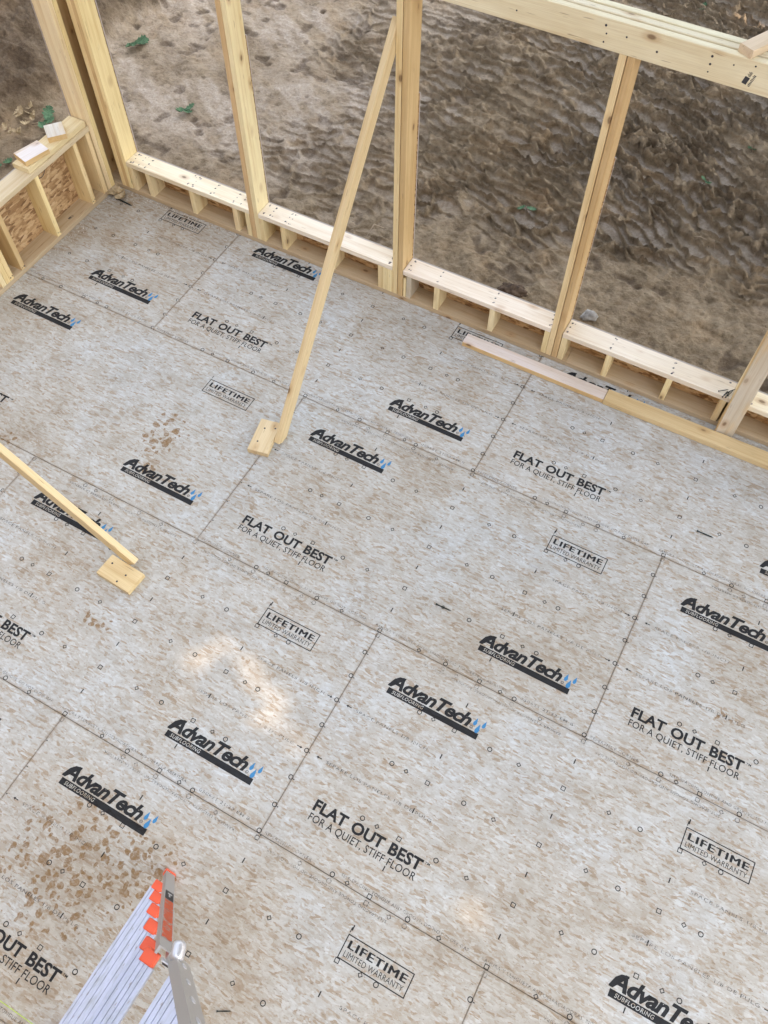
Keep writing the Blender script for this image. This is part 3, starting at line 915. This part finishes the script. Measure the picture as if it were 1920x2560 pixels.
# second brace running up and out of view to the left
B0 = Vector((1.022, -1.521, 0.030))
def pix(u, v):
    d = MR.transposed() @ Vector(((u-960)/2126.625, (v-1280)/2126.625, 1.0))
    return d
CAMP = Vector((3.33361, -2.80646, 4.37871))
d = pix(-10, 1117); yb = -1.530
B1 = CAMP + d * ((yb - CAMP.y) / d.y)
B1 = B0 + (B1 - B0) * 1.9
bb = stick('diagonal_brace', B0 + (B1-B0).normalized()*0.02, B1, (B1-B0).cross(Vector((0, 1, 0))), 0.089, T, (0.80, 0.66, 0.40))
cut_below(bb, 0.001)
solo(bb, 'pale diagonal brace at the left edge leading down to its cleat', 'brace')
block('brace_block', (0.983, -1.6145, T+0.0008), (0.98, -0.06), 0.235, 0.138, T, (0.76, 0.62, 0.36), 'wooden cleat on the deck at the foot of the left-hand brace', 'cleat')
single_nails([(0.905, -1.585, T+0.001), (1.00, -1.665, T+0.001), (1.02, -1.61, T+0.001)], bpy.data.objects['brace_block.001'])
# loose boards lying on the deck beside the back wall
solo(weather(stick('loose_board', (1.926, 0.9335, T/2+0.001), (2.937, 0.930, T/2+0.001), (0, 1, 0), 0.089, T, MAUVE)), 'mauve-grey board lying on the deck beside the back wall plate', 'board')
solo(stick('loose_board', (2.940, 0.932, T/2+0.003), (4.30, 0.943, T/2+0.003), (0, 1, 0), 0.104, 0.042, (0.74, 0.59, 0.34)), 'yellow board lying on the deck, end to end with the mauve one', 'board')
# plank leaning against the post at the right edge
PB = Vector((3.700, 1.026, 0.006)); PT = Vector((3.66, 1.040, 2.35))
lb = weather(stick('leaning_board', PB, PT, (1, 0.20, 0), 0.110, T, (0.66, 0.60, 0.49)))
solo(lb, 'grey weathered board standing upright against the sill at the right edge', 'board')
# board laid flat across the header top
solo(stick('header_board', (2.985, 1.078, HT+T/2+0.001), (3.46, 2.02, HT+T/2+0.001), (0.89, -0.45, 0), 0.075, T, (0.78, 0.64, 0.46)), 'short board laid across the top of the header at the right edge', 'board')

# ------------------------------------------------------------------ screws and small litter
def screw_bm(L=0.06):
    bm = bmesh.new()
    prof = [(0.0, 0.0), (0.0045, 0.0), (0.0045, 0.0015), (0.0022, 0.005), (0.0020, L*0.35), (0.0024, L*0.4), (0.0022, L*0.85), (0.0, L)]
    n = 8; rings = []
    for r, z in prof: rings.append([bm.verts.new((z, r*math.cos(i*math.tau/n), r*math.sin(i*math.tau/n))) for i in range(n)])
    for a, b in zip(rings, rings[1:]):
        for i in range(n): bm.faces.new((a[i], a[(i+1) % n], b[(i+1) % n], b[i]))
    bmesh.ops.remove_doubles(bm, verts=bm.verts, dist=1e-5)
    return bm
ME_SCREW = bm_mesh('screw', screw_bm(), True); ME_SCREW.materials.append(plain('black_screw', (0.02, 0.03, 0.028), 0.45, 0.4))
def screw(a, ang, tilt, label, group=None, s=1.0):
    o = bpy.data.objects.new('screw', ME_SCREW); C.objects.link(o)
    o.location = a; o.rotation_euler = (0, R(-tilt), R(ang)); o.scale = (s, s, s)
    return tag(o, label, 'screw', group)
for i, (dx, dy, an, ti) in enumerate(((-0.040, 0.000, 38, 3), (0.000, -0.012, 62, 2), (0.012, -0.030, 80, 6), (0.020, -0.012, 72, 10), (-0.006, -0.040, 75, 4), (0.006, 0.005, 50, 8))):
    screw((3.595+dx, 1.085+dy, 0.279+0.003*(i//2)), an, ti, 'black screw in the small heap on the sill beside the grey upright board', 'black screws heaped on the sill', 1.1)
screw((2.64, -0.905, 0.005), 2, 0, 'black screw lying on the deck in the middle of the floor', None, 1.6)
screw((2.682, -3.134, 0.005), 29, 0, 'black screw lying on the deck right of the ladder', None, 1.1)
screw((3.778, 0.261, 0.005), 1, 0, 'black screw lying on the deck below the yellow board', None, 1.7)
screw((-1.039, 0.945, 0.005), -4, 0, 'thin black nail lying on the deck near the corner leaf', None, 2.6)

# white foam and sawdust crumbs swept against the plates
bm = bmesh.new()
rq = random.Random(11)
for i in range(330):
    if rq.random() < 0.5: x = rq.uniform(-1.11, 0.2); y = 1.058 - abs(rq.gauss(0, 0.035))
    else: x = -1.112 + abs(rq.gauss(0, 0.045)); y = rq.uniform(-0.3, 1.05)
    s = rq.uniform(0.0012, 0.0036)
    m = Matrix.Translation((x, y, s*0.6)) @ Euler((rq.random()*6, rq.random()*6, rq.random()*6)).to_matrix().to_4x4() @ Matrix.Diagonal((s*rq.uniform(.6, 1.8), s, s*0.7, 1))
    bmesh.ops.create_icosphere(bm, subdivisions=1, radius=1.0, matrix=m)
tag(link('sawdust', bm_mesh('sawdust', bm), plain('sawdust_crumbs', (0.68, 0.66, 0.60), 0.9)), 'pale crumbs of sawdust along the wall plates', None, None, 'stuff')

def lobed_leaf(L=0.12, wd=0.07, curl=0.25, seed=0, lobes=4):
    """an oak-type leaf blade: lobed outline, midrib fold and curl"""
    r = random.Random(seed); bm = bmesh.new(); n = 26
    left, mid, right = [], [], []
    for i in range(n+1):
        t = i/n
        env = math.sin(math.pi*min(1, t*1.02))**0.7
        lob = 0.52 + 0.48*abs(math.sin(t*math.pi*lobes + 0.3))
        hw = wd*0.5*env*lob + 0.001
        z = curl*L*(t-0.5)**2*1.6 + r.uniform(-.002, .002)
        x = t*L
        mid.append(bm.verts.new((x, 0, z)))
        left.append(bm.verts.new((x + hw*0.35, hw, z + hw*0.45*curl*2 + r.uniform(-.003, .003))))
        right.append(bm.verts.new((x + hw*0.35, -hw, z + hw*0.45*curl*2 + r.uniform(-.003, .003))))
    for i in range(n):
        bm.faces.new((mid[i], mid[i+1], left[i+1], left[i]))
        bm.faces.new((right[i], right[i+1], mid[i+1], mid[i]))
    return bm
def leaf_material(name, a, b):
    t = NT(name)
    v = t.n('ShaderNodeTexCoord').outputs['Object']
    c = t.ramp(t.noise(v, 30.0, 3.0), [(0.3, a), (0.7, b)])
    return t.done(c, 0.55, 0.35)
M_DRY = leaf_material('dry_leaf', (0.30, 0.22, 0.12), (0.60, 0.50, 0.33))
M_GREEN = leaf_material('green_oak_leaf', (0.035, 0.085, 0.038), (0.10, 0.20, 0.095))
M_TWIG = plain('twig_bark', (0.10, 0.065, 0.04), 0.9)
rt = empty('dry_leaf', (-1.03, 1.005, 0.004)); rt.rotation_euler = (0, 0, R(-120))
tag(rt, 'curled tan dry leaf lying in the corner of the deck', 'leaf')
for i, (a, x, s) in enumerate(((-8, 0, 1.0), (38, 0.01, 0.75), (-55, 0.02, 0.65))):
    o = link('leaf_lobe', bm_mesh('leaf_lobe', lobed_leaf(0.155*s, 0.115*s, 0.5, i+3, 6)), M_DRY, rt, Matrix.Translation((x-0.03, 0, 0.002*i)) @ Euler((R(15-14*i), R(-6), R(a))).to_matrix().to_4x4())

# chalk line string at the bottom left corner
def tube(name, pts, r, mat, n=6):
    bm = bmesh.new(); rings = []
    for i, p in enumerate(pts):
        p = Vector(p); q = Vector(pts[min(i+1, len(pts)-1)]) - Vector(pts[max(i-1, 0)])
        m = q.to_track_quat('Z', 'Y').to_matrix()
        rr = r[i] if isinstance(r, (list, tuple)) else r
        rings.append([bm.verts.new(p + m @ Vector((rr*math.cos(a*math.tau/n), rr*math.sin(a*math.tau/n), 0))) for a in range(n)])
    for a, b in zip(rings, rings[1:]):
        for i in range(n): bm.faces.new((a[i], a[(i+1) % n], b[(i+1) % n], b[i]))
    bm.faces.new(rings[0][::-1]); bm.faces.new(rings[-1])
    return link(name, bm_mesh(name, bm, True), mat)
tag(tube('string_line', [(0.6, -3.570, 0.006), (1.4, -3.566, 0.006), (1.82, -3.564, 0.005), (2.0, -3.563, 0.006), (2.8, -3.56, 0.005)], 0.0016, plain('lime_string', (0.55, 0.75, 0.12), 0.6)),
    'taut lime-green string line at the bottom left corner of the deck', 'string')

# ------------------------------------------------------------------ ladder
ALU = NT('ribbed_aluminium')
tc = ALU.n('ShaderNodeTexCoord').outputs['Object']
an = ALU.noise(ALU.vmul(tc, (14, 40, 40)), 1.0, 4.0)
ac = ALU.ramp(an, [(0.30, (0.36, 0.38, 0.43)), (0.45, (0.44, 0.48, 0.58)), (0.6, (0.49, 0.53, 0.66))])
dn = ALU.step(ALU.noise(ALU.vmul(tc, (22, 70, 70)), 1.0, 3.0), 0.64, 0.70)
ac = ALU.mix(ALU.math('MULTIPLY', dn, 0.55), ac, (0.22, 0.16, 0.11))
M_ALU = ALU.done(ac, 0.42, 0.5, metal=0.35)
M_RAIL = plain('dull_aluminium_rail', (0.46, 0.45, 0.44), 0.38, 0.55, 0.5)
M_ORANGE = plain('orange_plastic', (0.82, 0.115, 0.045), 0.42)
M_ORANGE2 = NT('worn_orange_sticker')
_v = M_ORANGE2.n('ShaderNodeTexCoord').outputs['Object']
M_ORANGE2 = M_ORANGE2.done(M_ORANGE2.mix(M_ORANGE2.step(M_ORANGE2.noise(_v, 45.0, 3.0), 0.56, 0.62), (0.95, 0.17, 0.03), (0.70, 0.55, 0.48)), 0.35, 0.5)
M_DARK = plain('dark_label', (0.07, 0.07, 0.075), 0.5)
M_WHITE = plain('white_print', (0.75, 0.75, 0.75), 0.5)
M_CHROME = plain('polished_steel', (0.66, 0.67, 0.71), 0.42, 0.7)
P1 = Vector((2.22024, -2.84080, 0.27775)); P5 = Vector((2.60959, -2.98313, 1.42530))
HD = Vector((-0.026, -0.9997, 0)); AD = Vector((0.9997, -0.026, 0)); UP = Vector((0, 0, 1))
DD = (P5 - P1).normalized()
lad = empty('ladder', P1 - DD*(P1.z/DD.z))
tag(lad, 'aluminium ladder with orange end caps rising towards the viewer at the bottom left', 'ladder')
bpy.context.view_layer.update()
lmi = lad.matrix_world.inverted()
def lpart(name, bm, mat, mw, parent=None, smooth=False):
    o = link(name, bm_mesh(name, bm, smooth), mat)
    o.parent = parent or lad
    o.matrix_parent_inverse = Matrix.Identity(4)
    bpy.context.view_layer.update()
    o.matrix_world = mw
    return o
def tread_bm(L, D, H):
    """extruded tread: X along the rung, Y front to back, fine ribs on top"""
    bm = bmesh.new(); n = 4; prof = [(-D/2, -H)]
    for i in range(n):
        y0 = -D/2 + D*i/n; y1 = -D/2 + D*(i+0.80)/n
        prof += [(y0, 0.0), (y1, 0.0)]
        if i < n-1: prof += [(y1 + D*0.06/n, -0.0032), (y0 + D/n - D*0.06/n, -0.0032)]
    prof += [(D/2, 0.0), (D/2, -H)]
    a = [bm.verts.new((0, y, z)) for y, z in prof]; b = [bm.verts.new((L, y, z)) for y, z in prof]
    for i in range(len(prof)):
        j = (i+1) % len(prof)
        bm.faces.new((a[i], a[j], b[j], b[i]))
    bm.faces.new(a[::-1]); bm.faces.new(b)
    bmesh.ops.recalc_face_normals(bm, faces=bm.faces)
    return bm
def cap_bm(L=0.040, D=0.046, H=0.030):
    bm = bmesh.new(); bm_box(bm, 0, L, -D/2, D/2, -H, 0.004)
    bevel_all(bm, 0.004, 2); return bm
step5 = (P5 - P1) / 4
for i in range(5):
    p = P1 + step5*i
    lpart('tread', tread_bm(0.66 - 0.05*i, 0.056, 0.024), M_ALU, frame(HD, UP.cross(HD), p + HD*0.015))
    lpart('end_cap', cap_bm(), M_ORANGE, frame(HD, UP.cross(HD), p - HD*0.020 + UP*0.003))
p = P5 + DD*0.085 + AD*0.012
lpart('end_cap', cap_bm(0.042, 0.048, 0.03), M_ORANGE, frame(HD, UP.cross(HD), p - HD*0.012))
lpart('tread', tread_bm(0.44, 0.058, 0.024), M_ALU, frame(HD, UP.cross(HD), p + HD*0.03 - UP*0.003))
def channel_bm(L, wd, dp, th=0.004, lip=True):
    """rail: a C-channel along X, open towards -Y"""
    bm = bmesh.new()
    pr = [(dp/2, -wd/2), (dp/2, wd/2), (-dp/2, wd/2), (-dp/2, wd/2-th*2), (dp/2-th, wd/2-th*2), (dp/2-th, -wd/2+th*2), (-dp/2, -wd/2+th*2), (-dp/2, -wd/2)]
    a = [bm.verts.new((0, y, z)) for y, z in pr]; b = [bm.verts.new((L, y, z)) for y, z in pr]
    for i in range(8):
        bm.faces.new((a[i], a[(i+1) % 8], b[(i+1) % 8], b[i]))
    for q in ((0, 1, 4, 5), (1, 2, 3, 4), (5, 6, 7, 0)):
        bm.faces.new([a[i] for i in q]); bm.faces.new([b[i] for i in q])
    bmesh.ops.recalc_face_normals(bm, faces=bm.faces)
    return bm
# lower rails with rubber feet
RW, RD = 0.046, 0.024
for s, off in ((0, -HD*0.034 + AD*0.034), (1, HD*0.70 + AD*0.034)):
    base = lad.location + off + DD*0.02
    o = lpart('rail', channel_bm(1.66, RW, RD), M_RAIL, frame(DD, (-HD) if s == 0 else HD, base))
    fb = bmesh.new(); bm_box(fb, -0.02, 0.035, -RD/2-0.004, RD/2+0.004, -RW/2-0.005, RW/2+0.005); bevel_all(fb, 0.005, 2)
    lpart('foot', fb, M_ORANGE, frame(DD, (-HD) if s == 0 else HD, base), o)
    if s == 0:
        # warning stickers on the outer face of the rail
        yf = RD/2 + 0.0008
        def sticker(name, x0, x1, mat, z0=-0.019, z1=0.019, dy=0.0):
            bm = bmesh.new()
            vs = [bm.verts.new(c) for c in ((x0, yf+dy, z0), (x1, yf+dy, z0), (x1, yf+dy, z1), (x0, yf+dy, z1))]
            bm.faces.new(vs[::-1]); bmesh.ops.solidify(bm, geom=list(bm.faces), thickness=-0.0004)
            return lpart(name, bm, mat, o.matrix_world, o)
        sticker('dark_label', 0.60, 0.80, M_DARK)
        sticker('arrow_print', 0.66, 0.74, M_WHITE, -0.004, 0.004, 0.0008)
        sticker('arrow_print', 0.65, 0.68, M_WHITE, -0.012, 0.008, 0.0008)
        sticker('orange_label', 0.81, 1.02, M_ORANGE2)
        sticker('orange_label', 1.03, 1.52, M_ORANGE2)
# upper rails
U0 = Vector((2.7585, -2.965, 1.63)); U1 = Vector((2.969, -3.019, 2.16)); UD = (U1-U0).normalized()
for s, off in ((0, Vector()), (1, HD*0.40)):
    o = lpart('rail', channel_bm(1.9, 0.066, 0.030), M_RAIL, frame(UD, (-HD + AD*0.25) if s == 0 else HD, U0 + off))
    if s == 0:
        hb = bmesh.new(); bmesh.ops.create_icosphere(hb, subdivisions=3, radius=1.0, matrix=Matrix.Diagonal((0.022, 0.0035, 0.009, 1)))
        rv_me = bm_mesh('rung_rivet', hb, True); rv_me.materials.append(M_CHROME)
        for q in range(9):
            rv = bpy.data.objects.new('rung_rivet', rv_me); C.objects.link(rv); rv.parent = o
            rv.matrix_local = Matrix.Translation((0.10 + 0.165*q, 0.0155, 0.0))
for i in range(6):
    p = U0 + UD*(0.10 + 0.30*i)
    lpart('tread', tread_bm(0.40, 0.060, 0.024), M_ALU, frame(HD, UP.cross(HD), p + HD*0.025 + AD*0.01))
# hinge: rounded chrome knob and folded bracket plate
CAMW = CAMP
def at_depth(u, v, d): return CAMW + pix(u, v)*d
kb = bmesh.new(); bmesh.ops.create_uvsphere(kb, u_segments=24, v_segments=16, radius=1.0)
for vv in kb.verts:
    c = vv.co; k_ = (abs(c.x)**4 + (c.y**2 + c.z**2)**2)**-0.25
    vv.co = Vector((c.x*0.027*k_ + 0.024, c.y*0.020*k_, c.z*0.020*k_))
ka = at_depth(440, 2402, 2.36); kt = at_depth(448, 2366, 2.385)
lpart('hinge_knob', kb, M_CHROME, frame(kt-ka, HD, ka), None, True)
pb = bmesh.new(); bm_box(pb, -0.036, 0.036, -0.024, 0.024, -0.002, 0.002); bevel_all(pb, 0.0015, 1)
pa = at_depth(411, 2402, 2.37); pe = at_depth(452, 2428, 2.37)
br = lpart('hinge_bracket', pb, M_CHROME, frame(pe-pa, UD, (pa+pe)/2))
pb = bmesh.new(); bm_box(pb, -0.030, 0.030, -0.021, 0.018, 0.0022, 0.008); bevel_all(pb, 0.002, 1)
lpart('hinge_plate', pb, M_DARK, br.matrix_world, br)

# ------------------------------------------------------------------ things on the mud
def on_ground(u, v):
    d = pix(u, v); z = -0.62
    for _ in range(6):
        p = CAMP + d*((z - CAMP.z)/d.z); z = ground_z(p.x, p.y)
    return Vector((p.x, p.y, z))
def sprig(u, v, n, s, ang, label, seed):
    p = on_ground(u, v)
    r = empty('oak_sprig', p + Vector((0, 0, 0.012))); r.rotation_euler = (0, 0, R(ang))
    tag(r, label, 'sprig')
    bpy.context.view_layer.update()
    tw = tube('stem', [(-0.05*s, 0, 0.004), (0, 0, 0.008), (0.10*s, 0.01, 0.012)], [0.003, 0.0025, 0.0015], M_TWIG); tw.parent = r
    rr = random.Random(seed)
    for i in range(n):
        L = 0.105*s*rr.uniform(0.8, 1.15)
        o = link('leaf', bm_mesh('leaf', lobed_leaf(L, L*0.62, rr.uniform(.1, .5), seed*9+i, 4)), M_GREEN, r,
                 Matrix.Translation((0.02*i*s, 0, 0.010+0.004*i)) @ Euler((R(rr.uniform(-20, 20)), R(rr.uniform(-25, 5)), R(-70 + 140*i/max(n-1, 1) + rr.uniform(-15, 15)))).to_matrix().to_4x4())
sprig(325, 118, 4, 1.35, 20, 'green oak sprig on pale silt at the foot of the bank', 1)
sprig(455, 280, 3, 1.1, -10, 'green oak sprig on the smooth mud between the corner and the next post', 2)
sprig(78, 252, 3, 1.5, 40, 'green oak sprig beside withered leaves behind the two offcuts', 3)
sprig(6, 416, 2, 1.0, 10, 'green oak sprig at the left edge beside the side wall sill', 4)
sprig(1311, 533, 2, 0.8, -60, 'dark green oak leaf pair at the edge of the ruts, left of the right-hand post', 5)
sprig(1757, 468, 2, 0.6, 70, 'small pale green leaf in the ruts right of the right-hand post', 6)
sprig(1752, 14, 2, 0.9, 10, 'pale green leaves beyond the header near the top right corner', 7)
sprig(1877, 380, 2, 0.45, 110, 'tiny green leaf in the ruts at the right edge under the header', 8)
def litter(u, v, n, s, label, seed):
    p = on_ground(u, v); r = empty('withered_leaves', p + Vector((0, 0, 0.01))); tag(r, label, 'dead leaves')
    rr = random.Random(seed)
    for i in range(n):
        L = 0.11*s*rr.uniform(.6, 1.2)
        link('leaf', bm_mesh('leaf', lobed_leaf(L, L*0.65, rr.uniform(.5, 1.1), seed*7+i, 4)), M_DRY, r,
             Matrix.Translation((rr.uniform(-.12, .12)*s, rr.uniform(-.10, .10)*s, 0.006*i)) @ Euler((R(rr.uniform(-40, 40)), R(rr.uniform(-40, 20)), rr.uniform(0, 6.28))).to_matrix().to_4x4())
litter(64, 278, 7, 1.2, 'clump of withered tan leaves behind the two offcuts', 1)
litter(12, 335, 6, 1.1, 'withered tan leaves at the left edge behind the white offcut', 2)
# pale rock
p = on_ground(1470, 796)
bm = bmesh.new(); bmesh.ops.create_icosphere(bm, subdivisions=3, radius=1.0)
for vv in bm.verts:
    c = vv.co; k_ = 1 + 0.22*math.sin(3*c.x + 2*c.y) + 0.12*math.sin(7*c.z + 5*c.x) + 0.06*math.sin(13*c.y+9*c.z)
    vv.co = Vector((c.x*0.062, c.y*0.042, c.z*0.036))*k_
rk = NT('limestone'); rv = rk.n('ShaderNodeTexCoord').outputs['Object']
o = link('rock', bm_mesh('rock', bm, True), rk.done(rk.ramp(rk.noise(rv, 22.0, 4.0), [(0.3, (0.20, 0.185, 0.165)), (0.6, (0.40, 0.385, 0.355))]), 0.85, 0.3))
o.location = p + Vector((0, 0, 0.025)); o.rotation_euler = (0.2, 0.1, 0.5)
tag(o, 'pale grey rock on the mud beyond the sill, right of the right-hand post', 'rock')
# clods with rusty tint
for u, v, s, lb_ in ((1690, 972, 1.0, 'ochre clod of clay on the mud beyond the sill near the right edge'), (1280, 728, 0.9, 'dark clod of mud beyond the sill left of the right-hand post')):
    p = on_ground(u, v); bm = bmesh.new(); bmesh.ops.create_icosphere(bm, subdivisions=4, radius=1.0)
    for vv in bm.verts:
        c = vv.co; k_ = 1 + 0.2*math.sin(4*c.x+1) * math.sin(5*c.y) + 0.14*math.sin(11*c.x+9*c.z) + 0.07*math.sin(23*c.y+17*c.x)
        vv.co = Vector((c.x*0.12*s, c.y*0.075*s, c.z*0.035*s))*k_
    cl = NT('clay_clod'); cv = cl.n('ShaderNodeTexCoord').outputs['Object']
    ca, cb = ((0.12, 0.07, 0.02), (0.30, 0.19, 0.07)) if s == 1.0 else ((0.05, 0.035, 0.025), (0.13, 0.09, 0.06))
    o = link('clod', bm_mesh('clod', bm, True), cl.done(cl.ramp(cl.noise(cv, 30.0, 4.0), [(0.35, ca), (0.65, cb)]), 0.9, 0.2))
    o.location = p + Vector((0, 0, 0.01)); o.rotation_euler = (0, 0, 0.3); tag(o, lb_, 'clod')
# thin roots
a = on_ground(912, 606); b = on_ground(960, 577)
o = tube('root', [a + Vector((0, 0, .03)), (a+b)/2 + Vector((-.03, .05, .08)), b + Vector((0, 0, .03))], [0.003, 0.004, 0.003], plain('pale_root', (0.42, 0.34, 0.25), 0.9))
tag(o, 'thin pale root arching out of the mud behind the sill by the long brace', 'root')
pts = [on_ground(u, v) + Vector((0, 0, 0.02)) for u, v in ((1725, 605), (1745, 603), (1765, 607), (1780, 615), (1784, 628))]
o = tube('root', pts, 0.003, bpy.data.materials['pale_root'])
tag(o, 'thin curved root lying across the ruts at the right', 'root')

# ------------------------------------------------------------------ shade tree added out of view, crown placed and gapped for the sun flecks
CC = Vector((0.4, 1.6, 0.0)) + SUN_DIR*13.0
flecks = [(2.08, -1.80, 0, 0.44, 0.09, -24), (1.66, -1.92, 0, 0.16, 0.04, -35), (1.25, -1.45, 0, 0.12, 0.05, 0),
          (3.50, -2.23, 0, 0.12, 0.07, -30), (2.75, 6.95, -0.5, 0.50, 0.16, 10)]
rt_ = np.random.default_rng(5)
N = 42000
P = rt_.normal(size=(N, 3)); P /= np.linalg.norm(P, axis=1)[:, None]
P *= (rt_.random(N)**(1/3))[:, None]
S = np.array(SUN_DIR)
e1 = np.cross(S, [0, 0, 1]); e1 /= np.linalg.norm(e1); e2 = np.cross(S, e1)
pos = np.array(CC) + P[:, :1]*8.6*e1 + P[:, 1:2]*8.6*e2 + P[:, 2:3]*2.6*S
keep = np.ones(N, bool)
for cx, cy, cz, rx, ry, an_ in flecks:
    k_ = (pos[:, 2]-cz)/S[2]
    qx = pos[:, 0]-S[0]*k_-cx; qy = pos[:, 1]-S[1]*k_-cy
    ca, sa = math.cos(R(an_)), math.sin(R(an_))
    keep &= (((qx*ca+qy*sa)/(rx+0.085))**2 + ((-qx*sa+qy*ca)/(ry+0.075))**2) > 1
pos = pos[keep]; N = len(pos)
nrm_ = S[None] + rt_.normal(size=(N, 3))*0.55; nrm_ /= np.linalg.norm(nrm_, axis=1)[:, None]
ta = np.cross(nrm_, rt_.normal(size=(N, 3))); ta /= np.linalg.norm(ta, axis=1)[:, None]; tb = np.cross(nrm_, ta)
sz = (0.17 + 0.08*rt_.random(N))[:, None]
vs = np.concatenate([pos+ta*sz, pos+tb*sz*0.7, pos-ta*sz, pos-tb*sz*0.7], 1).reshape(-1, 3)
me = bpy.data.meshes.new('crown'); me.from_pydata(vs.tolist(), [], np.arange(4*N).reshape(N, 4).tolist())
tr = empty('tree', (CC.x+1, CC.y+0.5, -0.6)); tag(tr, 'tall unseen leafy tree towards the sun, crown shaped to shade the deck and pass sun flecks', 'tree')
bpy.context.view_layer.update()
link('crown', me, plain('oak_foliage', (0.06, 0.10, 0.035), 0.6), tr, tr.matrix_world.inverted())
tk = tube('trunk', [(0, 0, -0.3), (0.1, 0.05, 3), (0.3, -0.1, 6), (0.8, -0.4, 9.5), (1.0, -0.5, 12)], [0.42, 0.33, 0.28, 0.2, 0.1], M_TWIG, 12)
tk.parent = tr
